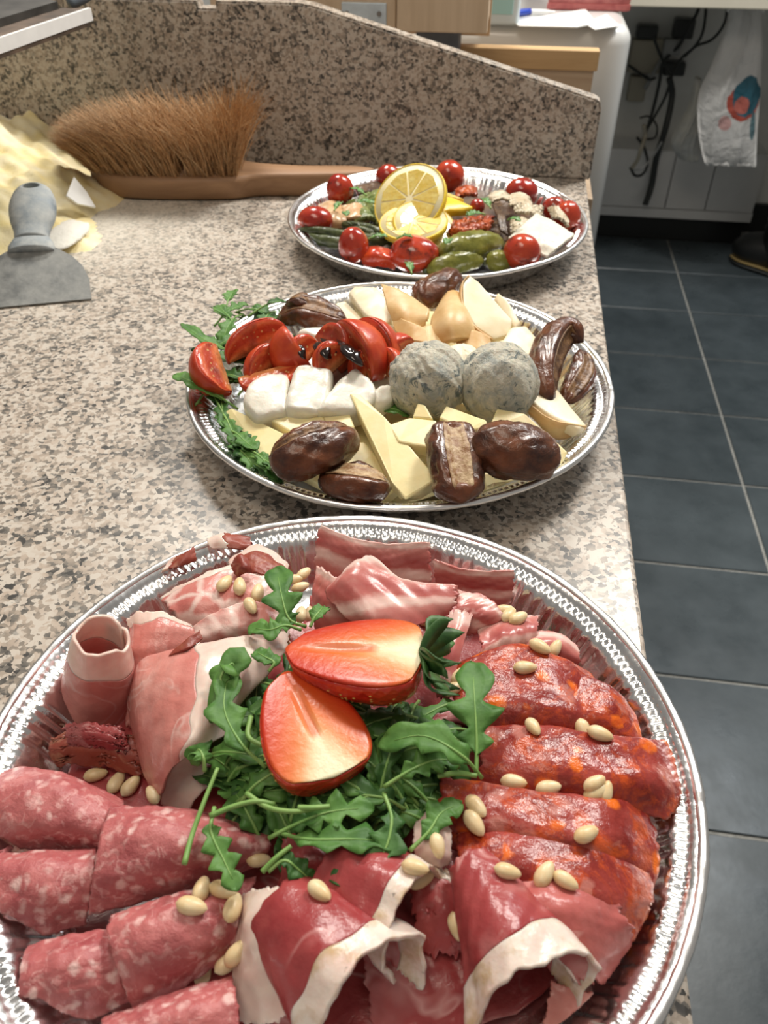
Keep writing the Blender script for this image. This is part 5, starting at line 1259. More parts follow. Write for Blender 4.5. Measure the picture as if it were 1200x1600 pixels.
date('date', [(424, 735, .036), (460, 715, .044), (510, 695, .046), (562, 683, .040)], .0165, 'largest split date lying on the triangular cheese slice', (100, 16, .35), seed=9, flat=.92)
date('date', [(500, 748, .028), (535, 750, .034), (575, 756, .034), (612, 764, .028)], .0135, 'opened date low against the near platter wall', (100, 38, .45), seed=11, flat=.85, pale=True)
date('date', [(702, 660, .050), (708, 700, .046), (715, 745, .040), (722, 786, .034)], .0165, 'open date showing its pale pit cavity', (95, 34, .55), seed=19, flat=.85, p0=.25, pale=True)
date('date', [(738, 700, .044), (775, 700, .048), (825, 708, .046), (870, 716, .038)], .0185, 'whole glossy brown date beside the open date', None, seed=23, flat=.9, p0=.4)

# ================================================================== platter of cured meats
REG.clear()
CLAMP = T1
SL = 'salami slices on the meat platter'
def salami(g_, lb, **k):
    g_ = [list(r) for r in g_]
    g_[0] = [(a[0], a[1], max(a[2], b[2] - .007)) for a, b in zip(g_[0], g_[1])]
    g_[-1] = [(a[0], a[1], a[2] + .007) for a in g_[-1]]
    return surf('salami_slice', patch(g_), M['salami'], nu=50, nv=44, th=.0018, bumpy=.0009, rag=.02, **lab(lb, 'salami slice', SL), **k)
def chor(g_, lb, **k):
    g_ = [list(r) for r in g_]
    crest = [(a[0], a[1], (a[2] + b[2] * 3) / 4 - .0005) for a, b in zip(g_[0], g_[1])]
    under = [(a[0] + 4, a[1] + 26, a[2] - .010) for a in crest]
    r1 = [(a[0], a[1] + 14, a[2] - .0008) for a in g_[1]]
    g2 = [[(a[0], a[1], a[2] + .0045) for a in g_[2]], [(a[0], a[1], a[2] + .012) for a in g_[3]]] if len(g_) > 3 else [[(a[0], a[1], a[2] + .006) for a in g_[2]]]
    g_ = [under, [(a[0], a[1] + 3, a[2] - .0022) for a in crest], crest, r1] + g2
    return surf('spicy_salami_slice', patch(g_), M['chorizo'], nu=60, nv=60, th=.0016, bumpy=.0006, bscale=110, rag=.03, **lab(lb, 'spicy salami', 'orange-flecked spicy salami slices'), **k)
def hams(name, g_, mat, lb, fat=None, fm='fat', cat='ham slice', grp=None, **k):
    k.setdefault('th', .0013); k.setdefault('rag', .05)
    return surf(name, patch(g_), M[mat], fat=fat, fatmat=M[fm], **lab(lb, cat, grp), **k)
# bottom layer, lying flat on the foil
hams('cured_ham_slice', [[(40, 1190, .005), (180, 1080, .006), (330, 1010, .006), (480, 960, .005)], [(0, 1330, .005), (160, 1240, .008), (350, 1150, .008), (520, 1080, .006)], [(0, 1480, .004), (200, 1380, .006), (380, 1280, .006), (560, 1200, .005)]], 'speck', 'dark ham slice lying flat under the salami and pink ham')
hams('cured_ham_slice', [[(330, 1330, .005), (520, 1260, .006), (700, 1200, .006), (960, 1180, .004)], [(300, 1480, .005), (520, 1420, .008), (740, 1380, .008), (980, 1330, .004)], [(330, 1660, .004), (540, 1640, .006), (760, 1610, .006), (950, 1500, .004)]], 'speck', 'dark ham slice lying flat under the speck rolls')
hams('cured_ham_slice', [[(480, 930, .005), (620, 905, .006), (780, 930, .005)], [(460, 1030, .006), (640, 1020, .008), (850, 1040, .006)], [(480, 1140, .005), (680, 1140, .006), (940, 1140, .004)]], 'speck', 'dark ham slice lying flat under the striped pancetta')
hams('cured_ham_slice', [[(60, 1450, .004), (180, 1460, .006), (330, 1450, .006)], [(50, 1560, .004), (180, 1590, .006), (350, 1560, .006)], [(120, 1700, .004), (240, 1700, .006), (380, 1690, .004)]], 'speck', 'dark ham slice lying flat under the lowest salami')
# --- coppa and pink ham, upper left
PH = 'pink ham folds beside the rocket'
hams('coppa_slice', [[(246, 935, .030), (300, 905, .037), (355, 884, .039), (428, 868, .036)], [(268, 958, .034), (312, 938, .040), (372, 918, .042), (442, 905, .037)], [(300, 995, .028), (345, 978, .034), (395, 962, .036), (455, 965, .028)]], 'coppa', 'marbled coppa slice against the far wall, with four pine nuts', ('v0', .10, .03), cat='coppa slice')
hams('coppa_slice', [[(290, 985, .034), (350, 950, .041), (405, 938, .043), (448, 962, .036)], [(310, 1005, .032), (350, 985, .038), (415, 978, .038), (455, 990, .031)], [(330, 1025, .022), (365, 1015, .026), (420, 1005, .026), (455, 1010, .022)]], 'coppa', 'second marbled coppa fold in front of the pine nuts', cat='coppa slice')
hams('ham_fold', [[(352, 878, .034), (398, 850, .038), (432, 866, .036), (452, 884, .032)], [(362, 892, .036), (400, 872, .040), (430, 884, .038), (448, 902, .034)], [(372, 905, .036), (402, 898, .040), (426, 908, .038), (440, 922, .034)]], 'dried', 'white edged dark ham fold against the far foil wall', ('v0', .30, .05))
hams('dried_ham_tip', [[(270, 874, .031), (288, 864, .035), (304, 853, .036)], [(262, 882, .030), (284, 876, .034), (307, 866, .034)], [(252, 893, .0305), (280, 886, .032), (309, 876, .032)]], 'dried', 'small dried ham tip resting on the crimped rim', ('u0', .18, .04), nu=24, nv=14)
hams('dried_ham_tip', [[(322, 842, .031), (352, 833, .035), (392, 840, .034)], [(324, 850, .031), (356, 846, .036), (396, 852, .034)], [(330, 858, .031), (360, 858, .034), (396, 862, .032)]], 'dried', 'dark ham tip with white fat lying across the rim', ('u0', .45, .06), nu=26, nv=14)
hams('dried_ham_tip', [[(362, 884, .043), (374, 868, .048), (386, 872, .048)], [(366, 896, .044), (380, 884, .049), (392, 886, .047)], [(372, 902, .042), (384, 896, .046), (394, 896, .044)]], 'dried', 'curled brown ham tip on the marbled coppa', nu=20, nv=14)
o = surf('ham_roll', roll_c((158, 992, .056), (152, 1098, .006), .0122, .0185, -10, 400, spiral=.14, wave=.07, seed=4), M['ham'], nu=72, nv=44, th=.0014, bumpy=.0007, bscale=70, rag=.04, ragu=.0, fat=('v0', .33, .06), fatmat=M['fat'], **lab('pink ham rolled into an upright tube with a pale fat rim', 'ham roll', PH))
hams('ham_fold', [[(198, 968, .036), (215, 955, .042), (255, 955, .043), (300, 978, .038)], [(203, 1005, .032), (222, 992, .040), (262, 985, .041), (310, 998, .036)], [(198, 1060, .024), (215, 1050, .030), (255, 1030, .034), (300, 1030, .030)], [(198, 1140, .010), (215, 1135, .014), (240, 1110, .018), (290, 1080, .018)]], 'ham', 'pink ham fold with a white edge between tube and large roll', ('v0', .16, .05), grp=PH, cat='ham fold')
o = hams('ham_roll', [[(208, 1046, .020), (222, 1030, .034), (285, 1012, .044), (360, 998, .046), (455, 985, .036)], [(200, 1080, .020), (218, 1072, .036), (280, 1050, .048), (355, 1030, .050), (450, 1012, .038)], [(205, 1130, .018), (224, 1128, .034), (278, 1105, .047), (340, 1078, .049), (425, 1048, .038)], [(222, 1195, .016), (240, 1190, .030), (275, 1168, .043), (316, 1142, .046), (370, 1105, .036)], [(246, 1254, .014), (254, 1238, .024), (270, 1200, .036), (312, 1168, .041), (352, 1150, .034)]], 'ham', 'large glossy pink ham roll with a broad white fat band', ('u1', .40, .05), grp=PH, cat='ham roll', nu=60, nv=50, rag=.015, bumpy=.0005)
surf('inner_fold', patch([[(310, 1170, .039), (280, 1184, .036), (256, 1222, .026), (250, 1256, .014)], [(318, 1196, .026), (296, 1212, .022), (276, 1240, .016), (268, 1262, .010)], [(330, 1225, .020), (315, 1240, .018), (302, 1256, .014), (296, 1272, .009)]]), M['fat'], nu=30, nv=20, th=.0014, bumpy=.0005, rag=.03, parent=o)
hams('ham_fold', [[(268, 1018, .044), (290, 1000, .048), (312, 984, .048)], [(262, 1026, .044), (292, 1014, .048), (318, 998, .046)]], 'dried', 'small brown-edged ham flap between coppa and large roll', nu=20, nv=12)
hams('dried_ham_slice', [[(62, 1158, .016), (115, 1140, .020), (170, 1142, .020), (225, 1150, .018)], [(55, 1180, .014), (115, 1168, .020), (172, 1170, .020), (228, 1185, .016)], [(48, 1205, .008), (115, 1198, .012), (175, 1205, .012), (235, 1225, .010)]], 'dried', 'ragged dark red dried ham under the upright tube', rag=.12, bumpy=.0007, bscale=90, nu=60)
hams('dried_ham_slice', [[(95, 1130, .026), (140, 1128, .028), (200, 1135, .024)], [(100, 1150, .024), (140, 1148, .026), (205, 1160, .022)], [(105, 1168, .018), (145, 1170, .020), (212, 1185, .016)]], 'speck', 'torn red ham slice just under the upright tube', rag=.14, bumpy=.0007, bscale=90)
# --- salami, lower left
salami([[(-30, 1220, .010), (40, 1198, .021), (115, 1216, .021), (196, 1254, .014)], [(-40, 1248, .027), (38, 1228, .034), (118, 1246, .034), (192, 1276, .026)], [(-45, 1290, .026), (40, 1284, .031), (112, 1294, .031), (172, 1306, .026)], [(-45, 1334, .010), (40, 1326, .012), (102, 1328, .012), (152, 1332, .012)]], 'folded salami slice beside the dried ham, farthest up the salami row')
salami([[(-30, 1334, .014), (60, 1332, .018), (152, 1330, .018)], [(-35, 1362, .029), (60, 1356, .032), (150, 1352, .030)], [(-35, 1416, .025), (55, 1410, .028), (142, 1402, .026)], [(-35, 1468, .008), (50, 1460, .008), (136, 1446, .010)]], 'salami slice tucked under the wide middle slice')
salami([[(172, 1262, .026), (240, 1260, .032), (312, 1270, .032), (420, 1302, .024)], [(156, 1300, .037), (235, 1294, .042), (322, 1300, .040), (424, 1318, .030)], [(146, 1362, .034), (222, 1352, .038), (312, 1343, .036), (420, 1334, .025)], [(136, 1430, .014), (212, 1412, .016), (295, 1386, .016), (414, 1350, .012)]], 'wide folded salami slice reaching under the rocket')
salami([[(172, 1430, .022), (240, 1406, .027), (332, 1384, .027), (405, 1368, .020)], [(167, 1462, .033), (238, 1436, .038), (322, 1418, .037), (378, 1424, .029)], [(186, 1520, .030), (240, 1494, .035), (312, 1472, .034), (370, 1464, .025)], [(214, 1592, .010), (252, 1564, .012), (312, 1527, .012), (364, 1492, .010)]], 'folded salami slice with four pine nuts beside it')
salami([[(38, 1484, .014), (100, 1464, .020), (172, 1455, .020)], [(32, 1514, .027), (100, 1498, .031), (178, 1488, .029)], [(30, 1562, .024), (105, 1548, .027), (192, 1530, .025)], [(30, 1622, .008), (112, 1604, .008), (207, 1564, .010)]], 'small folded salami slice lowest beside the foil wall')
salami([[(158, 1594, .016), (240, 1562, .022), (365, 1528, .020)], [(160, 1622, .026), (250, 1590, .031), (372, 1560, .029)], [(175, 1685, .016), (262, 1655, .020), (380, 1625, .020)]], 'salami slice in front of the speck roll with the pale flap')
# --- pancetta, top
PN = 'striped pancetta slices'
def panc(g_, lb, **k): return hams('pancetta_slice', g_, 'pancetta', lb, cat='pancetta', grp=PN, **k)
panc([[(500, 818, .036), (548, 838, .037), (604, 848, .038), (674, 845, .038)], [(493, 850, .028), (546, 868, .030), (606, 880, .030), (676, 878, .030)], [(488, 905, .014), (546, 915, .016), (610, 926, .016), (678, 930, .016)]], 'pancetta slice standing against the far foil wall', rag=.03)
panc([[(676, 872, .034), (732, 889, .035), (806, 890, .034)], [(678, 906, .024), (736, 914, .026), (804, 916, .026)], [(680, 945, .012), (736, 948, .012), (802, 945, .014)]], 'pancetta slice standing right of the first against the wall', rag=.03)
panc([[(520, 915, .034), (543, 886, .044), (580, 868, .046), (632, 905, .043), (716, 914, .040)], [(508, 930, .035), (540, 908, .045), (590, 902, .045), (640, 922, .042), (720, 926, .039)], [(535, 962, .034), (566, 956, .040), (610, 950, .041), (652, 948, .039), (716, 942, .037)], [(562, 982, .030), (592, 988, .034), (630, 986, .035), (666, 974, .034), (704, 958, .033)]], 'curled pancetta slice with a rolled end behind the strawberry', nu=60, nv=40, rag=.04)
panc([[(494, 880, .030), (512, 892, .036), (532, 905, .036)], [(488, 935, .024), (508, 942, .028), (540, 945, .030)], [(492, 990, .012), (520, 992, .014), (570, 990, .016)]], 'reddish pancetta slice under the rolled end')
panc([[(712, 922, .037), (762, 934, .037), (790, 962, .034)], [(712, 950, .036), (752, 960, .036), (776, 976, .031)], [(718, 995, .026), (738, 992, .027), (760, 982, .026)]], 'pale pancetta flap beside the pair of pine nuts')
panc([[(704, 955, .036), (722, 952, .038), (740, 958, .036)], [(692, 1008, .036), (708, 1008, .038), (724, 1008, .036)], [(684, 1056, .032), (696, 1060, .034), (708, 1070, .032)], [(680, 1090, .022), (690, 1094, .022), (702, 1096, .022)]], 'narrow pancetta strip hanging down towards the spicy salami')
panc([[(742, 985, .028), (792, 960, .031), (844, 962, .029)], [(750, 1015, .031), (800, 992, .034), (840, 988, .030)], [(738, 1050, .020), (790, 1036, .024), (834, 1018, .020)]], 'pancetta fold under the pair of pine nuts')
panc([[(818, 984, .027), (870, 988, .030), (903, 1010, .026)], [(820, 1012, .028), (866, 1016, .030), (907, 1032, .024)], [(812, 1045, .016), (860, 1048, .016), (898, 1048, .014)]], 'small dark pancetta slice beside the foil wall')
# --- spicy salami, right
chor([[(698, 1048, .024), (798, 1012, .031), (870, 1030, .032), (928, 1058, .027)], [(702, 1078, .031), (790, 1056, .038), (872, 1066, .038), (962, 1092, .027)], [(728, 1120, .028), (800, 1108, .033), (882, 1114, .033), (986, 1128, .021)], [(738, 1168, .012), (810, 1168, .014), (890, 1168, .014), (1002, 1170, .010)]], 'spicy salami slice farthest up, under the pancetta')
chor([[(905, 1060, .031), (955, 1080, .030), (990, 1118, .025)], [(886, 1098, .036), (948, 1114, .035), (1006, 1150, .025)], [(876, 1165, .018), (950, 1170, .018), (1012, 1178, .012)]], 'spicy salami slice with a bright orange edge beside the wall')
chor([[(750, 1140, .026), (840, 1137, .033), (930, 1149, .033), (1012, 1158, .029), (1048, 1163, .021)], [(744, 1158, .035), (840, 1155, .042), (930, 1165, .041), (1012, 1175, .036), (1066, 1193, .023)], [(744, 1204, .030), (840, 1209, .036), (930, 1219, .035), (1016, 1226, .031), (1072, 1242, .018)], [(744, 1256, .014), (840, 1268, .016), (930, 1276, .016), (1016, 1280, .014), (1063, 1290, .010)]], 'spicy salami slice with two pale pine nuts at its fold')
chor([[(684, 1218, .028), (770, 1231, .035), (860, 1244, .035), (950, 1254, .034), (1012, 1254, .025)], [(682, 1238, .037), (770, 1251, .044), (860, 1262, .043), (950, 1271, .040), (1022, 1273, .027)], [(690, 1276, .033), (770, 1294, .037), (860, 1309, .037), (950, 1324, .034), (1034, 1332, .020)], [(700, 1326, .016), (770, 1346, .018), (860, 1366, .018), (950, 1381, .016), (1032, 1392, .010)]], 'spicy salami slice in the middle of the shingled row')
chor([[(712, 1302, .030), (790, 1304, .036), (870, 1317, .036), (950, 1339, .034), (1019, 1367, .023)], [(710, 1322, .038), (790, 1321, .044), (870, 1336, .043), (946, 1358, .039), (1022, 1394, .025)], [(714, 1370, .032), (790, 1369, .036), (866, 1384, .036), (936, 1409, .033), (1017, 1422, .019)], [(720, 1426, .014), (790, 1426, .016), (860, 1446, .016), (930, 1466, .014), (1002, 1474, .009)]], 'spicy salami slice lowest in the row, behind the speck')
chor([[(900, 1398, .024), (972, 1408, .025), (1052, 1408, .021)], [(920, 1458, .027), (982, 1458, .023), (1046, 1450, .015)], [(930, 1535, .010), (982, 1515, .009), (1012, 1502, .007)]], 'spicy salami slice sticking out beside the speck sheet')
# --- speck, bottom
SPG = 'speck rolls with pale fat ends'
def spk(a, b, ra, rb, a0, a1, lb, fat, **k):
    kw = dict(spiral=.04, wave=.10, seed=k.pop('seed', 3), bend=k.pop('bend', .0015))
    return surf('speck_roll', roll(a, b, ra, rb, a0, a1, **kw), M['speck'], nu=56, nv=48, th=.0016, bumpy=.0010, bscale=90, rag=.05, ragu=.02, fat=fat, fatmat=M['fat_rind'], **lab(lb, 'speck roll', SPG), **k)
spk((432, 1384, .044), (560, 1512, .056), .0150, .0262, -128, 118, 'wide speck roll with a pale flap beside the salami', ('v1', .25, .06), seed=6)
hams('speck_flap', [[(378, 1398, .028), (402, 1388, .038), (440, 1384, .042)], [(366, 1450, .024), (388, 1450, .036), (415, 1440, .041)], [(364, 1520, .020), (392, 1525, .030), (428, 1510, .036)], [(380, 1600, .012), (415, 1605, .020), (458, 1590, .026)]], 'fat', 'pale fatty ham flap lying against the wide speck roll', rag=.04)
spk((512, 1326, .046), (640, 1396, .053), .0150, .0205, -120, 120, 'speck roll behind, half under the rocket', ('v1', .24, .05), seed=9)
spk((733, 1326, .046), (842, 1508, .055), .0075, .0235, -140, 105, 'conical speck roll standing out beside the spicy salami', ('v1', .27, .06), seed=12)
hams('speck_sheet', [[(782, 1370, .036), (862, 1374, .041), (957, 1394, .037)], [(800, 1410, .043), (882, 1418, .044), (988, 1440, .031)], [(852, 1480, .037), (915, 1480, .035), (992, 1465, .025)], [(902, 1542, .026), (930, 1540, .022), (948, 1545, .014)]], 'speck_pale', 'flat speck sheet with a torn edge over the spicy salami', ('u0', .10, .04), fm='fat', rag=.08)
hams('fat_scrap', [[(652, 1288, .041), (678, 1262, .047), (706, 1298, .043)], [(645, 1318, .041), (680, 1322, .046), (706, 1330, .041)], [(655, 1350, .036), (685, 1356, .039), (702, 1350, .036)]], 'fat', 'pale pink fat scrap with a pine nut on it', nu=24, nv=24, cat='fat scrap')
hams('speck_sheet', [[(620, 1350, .034), (668, 1345, .036), (725, 1360, .034)], [(640, 1420, .030), (690, 1420, .034), (740, 1430, .030)], [(650, 1500, .018), (700, 1500, .022), (750, 1500, .018)]], 'speck', 'torn speck sheet between the two middle rolls', ('v0', .16, .08), fm='fat_rind', rag=.12)
hams('speck_sheet', [[(560, 1455, .018), (640, 1440, .018), (735, 1470, .018)], [(565, 1520, .016), (650, 1520, .018), (745, 1540, .016)], [(580, 1610, .008), (670, 1620, .010), (760, 1620, .010)]], 'speck', 'dark speck sheet low between the rolls', rag=.06)
hams('speck_sheet', [[(860, 1530, .020), (910, 1545, .020), (960, 1560, .014)], [(850, 1580, .016), (900, 1585, .016), (950, 1590, .010)], [(840, 1640, .008), (890, 1640, .008), (940, 1640, .006)]], 'ham', 'lighter ham sheet under the conical roll end', rag=.06)
hams('speck_sheet', [[(440, 1310, .036), (480, 1300, .038), (540, 1320, .036)], [(440, 1350, .034), (480, 1345, .038), (530, 1352, .036)], [(430, 1400, .022), (470, 1400, .026), (520, 1400, .024)]], 'speck', 'dark speck sheet under the front of the rocket', rag=.06)

# --- rocket mound
BV = None
def rebuild():
    global BV
    V = []; Fc = []; o_ = 0
    for v, f_ in REG:
        V += v.tolist(); Fc += [tuple(int(i) + o_ for i in ff) for ff in f_]; o_ += len(v)
    BV = BVHTree.FromPolygons(V, Fc)
rebuild()
def topz(x, y, default=.02):
    h_ = BV.ray_cast(Vector((x, y, .3)), Vector((0, 0, -1))); return h_[0].z if h_[0] is not None else default
RL = 'rocket leaves around the strawberries'
lr = np.random.default_rng(8)
outline = [(318, 1105), (360, 1050), (440, 1020), (560, 1080), (680, 1100), (720, 1160), (700, 1240), (640, 1290), (560, 1310), (470, 1300), (400, 1290), (345, 1240), (315, 1170)]
oc = np.array([520, 1185.])
def mound(px, py):
    d = math.hypot((px - 520) / 215., (py - 1185) / 140.); return .026 + .024 * max(0, 1 - d * d)
for i in range(130):
    a = lr.uniform(0, 6.28); ri = lr.uniform(0.0, 1) ** .55 * .93
    k = (a / 6.2832 * len(outline)); i0 = int(k) % len(outline); f_ = k - int(k)
    q = np.array(outline[i0]) * (1 - f_) + np.array(outline[(i0 + 1) % len(outline)]) * f_
    c_ = oc + (q - oc) * ri
    z = mound(*c_) - lr.uniform(0, .012)
    p = P(c_[0], c_[1], z); an = a * -1.0 + lr.normal(0, 1.0); L_ = lr.uniform(.018, .034)
    d = np.array([math.cos(an), math.sin(an), 0]); s = np.array([-d[1], d[0], 0]); bnd = lr.normal(0, .25)
    brt = lr.uniform() < .55
    where = 'at its middle under the strawberries' if ri < .45 else ('towards the pink ham', 'towards the pancetta', 'towards the spicy salami', 'towards the speck rolls', 'towards the folded salami')[0 if c_[0] < 420 and c_[1] < 1210 else 1 if c_[1] < 1120 else 2 if c_[0] > 610 else 3 if c_[0] > 440 else 4]
    leaf('rocket_leaf', [p - d * L_ * .55 - np.array([0, 0, .004]), p - d * L_ * .2 + s * bnd * .004 + np.array([0, 0, .003]), p + d * L_ * .4 + s * bnd * .010 + np.array([0, 0, .003]), p + d * L_ + s * bnd * .018 + np.array([0, 0, lr.uniform(-.008, .002)])],
         lr.uniform(.0060, .0098), lr.choice([2, 3, 3]), .66, lr.uniform(.1, .5), curl=lr.uniform(-.2, .4), mat=M['rocket'] if brt else M['rocket_d'], world=True, seed=200 + i, stem=.16,
         **lab(('bright' if brt else 'dark') + ' green rocket leaf in the mound, ' + where, 'rocket leaf', RL))
big = [([(478, 980, .046), (452, 968, .050), (440, 930, .054), (432, 886, .050)], .0125, 2, .55, 'rocket leaf pointing up across the coppa'),
       ([(470, 985, .048), (446, 978, .052), (420, 985, .052), (388, 980, .048)], .0085, 2, .5, 'rocket leaf lying beside the pointing leaf'),
       ([(360, 1100, .050), (345, 1060, .056), (365, 1040, .058), (330, 1130, .048)], .010, 2, .4, 'curled rocket leaf over the large ham roll'),
       ([(415, 1200, .048), (375, 1160, .054), (350, 1105, .056), (360, 1040, .054)], .011, 2, .5, 'arched rocket leaf on the ham side of the mound'),
       ([(420, 1050, .052), (428, 1036, .054), (412, 1026, .054), (398, 1018, .052)], .006, 1, .2, 'small rocket leaf peeping from behind the strawberry'),
       ([(752, 1215, .050), (720, 1180, .060), (660, 1150, .062), (590, 1165, .056)], .0100, 2, .35, 'glossy arched rocket leaf beside the lower strawberry'),
       ([(744, 1210, .050), (745, 1160, .054), (742, 1100, .058), (738, 1034, .056)], .0150, 2, .60, 'broad lobed rocket leaf standing over the spicy salami'),
       ([(430, 1300, .046), (480, 1312, .050), (560, 1312, .052), (630, 1318, .048)], .0085, 3, .45, 'long rocket leaf along the front of the mound'),
       ([(600, 1240, .050), (612, 1285, .052), (590, 1345, .050), (515, 1375, .046)], .0105, 3, .60, 'dark lobed rocket leaf hanging over the speck'),
       ([(420, 1310, .046), (470, 1285, .050), (520, 1268, .052), (585, 1262, .050)], .0095, 3, .55, 'rocket leaf pointing at the spicy salami from the mound front'),
       ([(640, 1330, .046), (670, 1300, .048), (690, 1270, .048), (722, 1256, .046)], .0075, 2, .3, 'rocket leaf reaching over the fat scrap'),
       ([(335, 1262, .046), (330, 1300, .046), (350, 1345, .044), (372, 1392, .042)], .0080, 3, .55, 'thin rocket leaf drooping over the wide salami'),
       ([(690, 1080, .046), (680, 1030, .052), (690, 1000, .052), (668, 985, .048)], .0075, 2, .4, 'rocket leaf behind the strawberry calyx'),
       ([(420, 1362, .044), (445, 1345, .046), (470, 1362, .044), (490, 1380, .040)], .0060, 2, .4, 'small rocket leaf beside the wide speck roll'),
       ([(485, 980, .050), (492, 965, .052), (500, 955, .052), (505, 948, .05)], .0060, 1, .3, 'short rocket leaf tip behind the upper strawberry'),
       ([(320, 1205, .046), (318, 1185, .050), (310, 1172, .050), (300, 1195, .044)], .0075, 2, .5, 'ragged rocket leaf at the end of the large ham roll'),
       ([(600, 1230, .052), (640, 1205, .056), (680, 1188, .056), (720, 1190, .052)], .008, 3, .5, 'rocket leaf spreading beside the arched one')]
for i, (p_, w_, lo, de, lb) in enumerate(big):
    leaf('rocket_leaf', p_, w_ * .95, lo + 1, min(.8, de + .2), .25, mat=M['rocket_d'] if i in (8, 13) else M['rocket'], seed=300 + i, stem=.22, **lab(lb, 'rocket leaf', RL))
for i, (p_, lb) in enumerate([([(288, 1350, .046), (300, 1305, .046), (318, 1255, .048), (340, 1200, .050)], 'bare rocket stalk leaning over the wide salami'),
           ([(328, 1275, .050), (365, 1260, .052), (400, 1252, .054), (430, 1256, .054)], 'curved rocket stalk across the mound front'),
           ([(385, 1240, .052), (420, 1262, .054), (460, 1268, .056), (500, 1262, .054)], 'thin rocket stalk crossing the curved one'),
           ([(466, 1262, .056), (490, 1262, .057), (515, 1260, .056)], 'short cut rocket stalk below the lower strawberry'),
           ([(410, 1362, .044), (432, 1340, .047), (455, 1322, .048)], 'short rocket stalk beside the long front leaf'),
           ([(684, 1212, .052), (715, 1208, .054), (745, 1212, .053)], 'rocket stalk joining the arched leaf'),
           ([(392, 1120, .056), (388, 1150, .056), (410, 1165, .056)], 'pale rocket stalk in the mound beside the lower strawberry')]):
    sweep('rocket_stalk', p_, [.0011, .0010, .0009, .0008][:len(p_)], M['stem'], n=8, m=18, **lab(lb, 'rocket stalk', RL))

# --- strawberries
def strawberry(tip, base, wid, nrm, label, calyx, seed):
    a, b = np.array(tip), np.array(base); ax = b - a; L = np.linalg.norm(ax); ax /= L
    n_ = np.array(nrm, float); n_ -= ax * (n_ @ ax); n_ /= np.linalg.norm(n_); s_ = np.cross(ax, n_)
    t = np.linspace(0, 1, 34); k = np.array([0, .10, .22, .38, .55, .72, .86, .95, 1.0]); v = np.array([0.05, .48, .68, .86, .97, 1.0, .92, .70, .03])
    R = cr(v[:, None], np.interp(t, k, np.linspace(0, 1, len(k))))[:, 0] * wid
    th = np.linspace(-.02, math.pi + .02, 30)
    G = np.stack([a + ax * (L * t)[:, None] + s_ * (R * math.cos(q))[:, None] - n_ * (R * .92 * math.sin(q))[:, None] for q in th], 1)
    G -= (0.00015 + 0.0004 * wob(G, 200, seed))[..., None] * n_
    vs, fs = grid_mesh(G, .0010)
    o = mesh('halved_strawberry', vs, fs, M['straw_skin'], None, True, None, True, label=label, cat='strawberry')
    w = np.linspace(-1, 1, 25)
    H = np.stack([a + ax * (L * t)[:, None] + s_ * (R * 1.005 * q)[:, None] + n_ * (0.0007 + .0012 * np.sqrt(max(0, 1 - q * q)) * np.sin(math.pi * t) - .0016 * math.exp(-(q / .12) ** 2) * np.exp(-((t - .42) / .2) ** 2))[:, None] for q in w], 1)
    vs, fs = grid_mesh(H, .0008); uv = np.stack([np.repeat(t, 25), np.tile((w + 1) / 2 * .62 + .19, 34)], 1)
    uv[:, 1] = .5 + (np.tile(w, 34) * np.repeat(R / wid, 25)) * .5
    mesh('cut_face', vs, fs, M['straw_flesh'], o, True, np.concatenate([uv, uv]))
    # achenes on the skin
    V = []; Fc = []; rs = np.random.default_rng(seed)
    for i in range(95):
        tt_ = rs.uniform(.05, .93); q = rs.uniform(.05, math.pi - .05); j = int(tt_ * 33); r_ = R[j]
        pos = a + ax * (L * t[j]) + s_ * (r_ * math.cos(q)) - n_ * (r_ * .92 * math.sin(q)); nn = s_ * math.cos(q) - n_ * math.sin(q)
        e1 = ax * .0009; e2 = np.cross(nn, ax) * .0006; o_ = len(V)
        V += [pos + nn * .0004 + e1, pos + nn * .0004 + e2, pos + nn * .0004 - e1, pos + nn * .0004 - e2, pos + nn * .0010]
        Fc += [(o_ + x, o_ + (x + 1) % 4, o_ + 4) for x in range(4)] + [(o_ + 3, o_ + 2, o_ + 1, o_)]
    mesh('seeds', V, Fc, M['seed'], o, True, kind='stuff')
    if calyx:
        for i in range(11):
            q = math.pi * i / 10 ; d = (s_ * math.cos(q) * 1.0 - n_ * (math.sin(q) - .55)); d /= np.linalg.norm(d)
            p0 = b - ax * .0015; L2 = .017 + .004 * math.sin(i * 3.1)
            p1 = p0 + d * L2 * .45 + ax * .003; p2 = p0 + d * L2 * .85 + ax * (.007 + .004 * math.sin(i * 1.9)); p3 = p0 + d * L2 + ax * (.013 + .004 * math.cos(i * 2.3))
            C = np.array([p0, p1, p2, p3]); X = cr(C, np.linspace(0, 1, 12)); T = np.gradient(X, axis=0); S = np.cross(T, ax + .3 * n_); S /= np.linalg.norm(S, axis=1, keepdims=True) + 1e-9
            ww = .0042 * np.sin(math.pi * np.clip(np.linspace(.12, 1, 12), 0, 1)) ** .8 + .0002
            vs, fs = grid_mesh(np.stack([X - S * ww[:, None], X + ax * .0006, X + S * ww[:, None]], 1), .0005)
            mesh('calyx_leaf', vs, fs, M['calyx'], o, True)
    return o
strawberry(P(447, 1016, .062), P(663, 1022, .068), .0215, (-.02, .20, 1), 'halved strawberry with its green calyx, resting on the other half', True, 3)
strawberry(P(446, 1052, .060), P(522, 1216, .058), .0200, (.16, -.02, 1), 'halved strawberry without a calyx, white towards its base', False, 5)
rebuild()

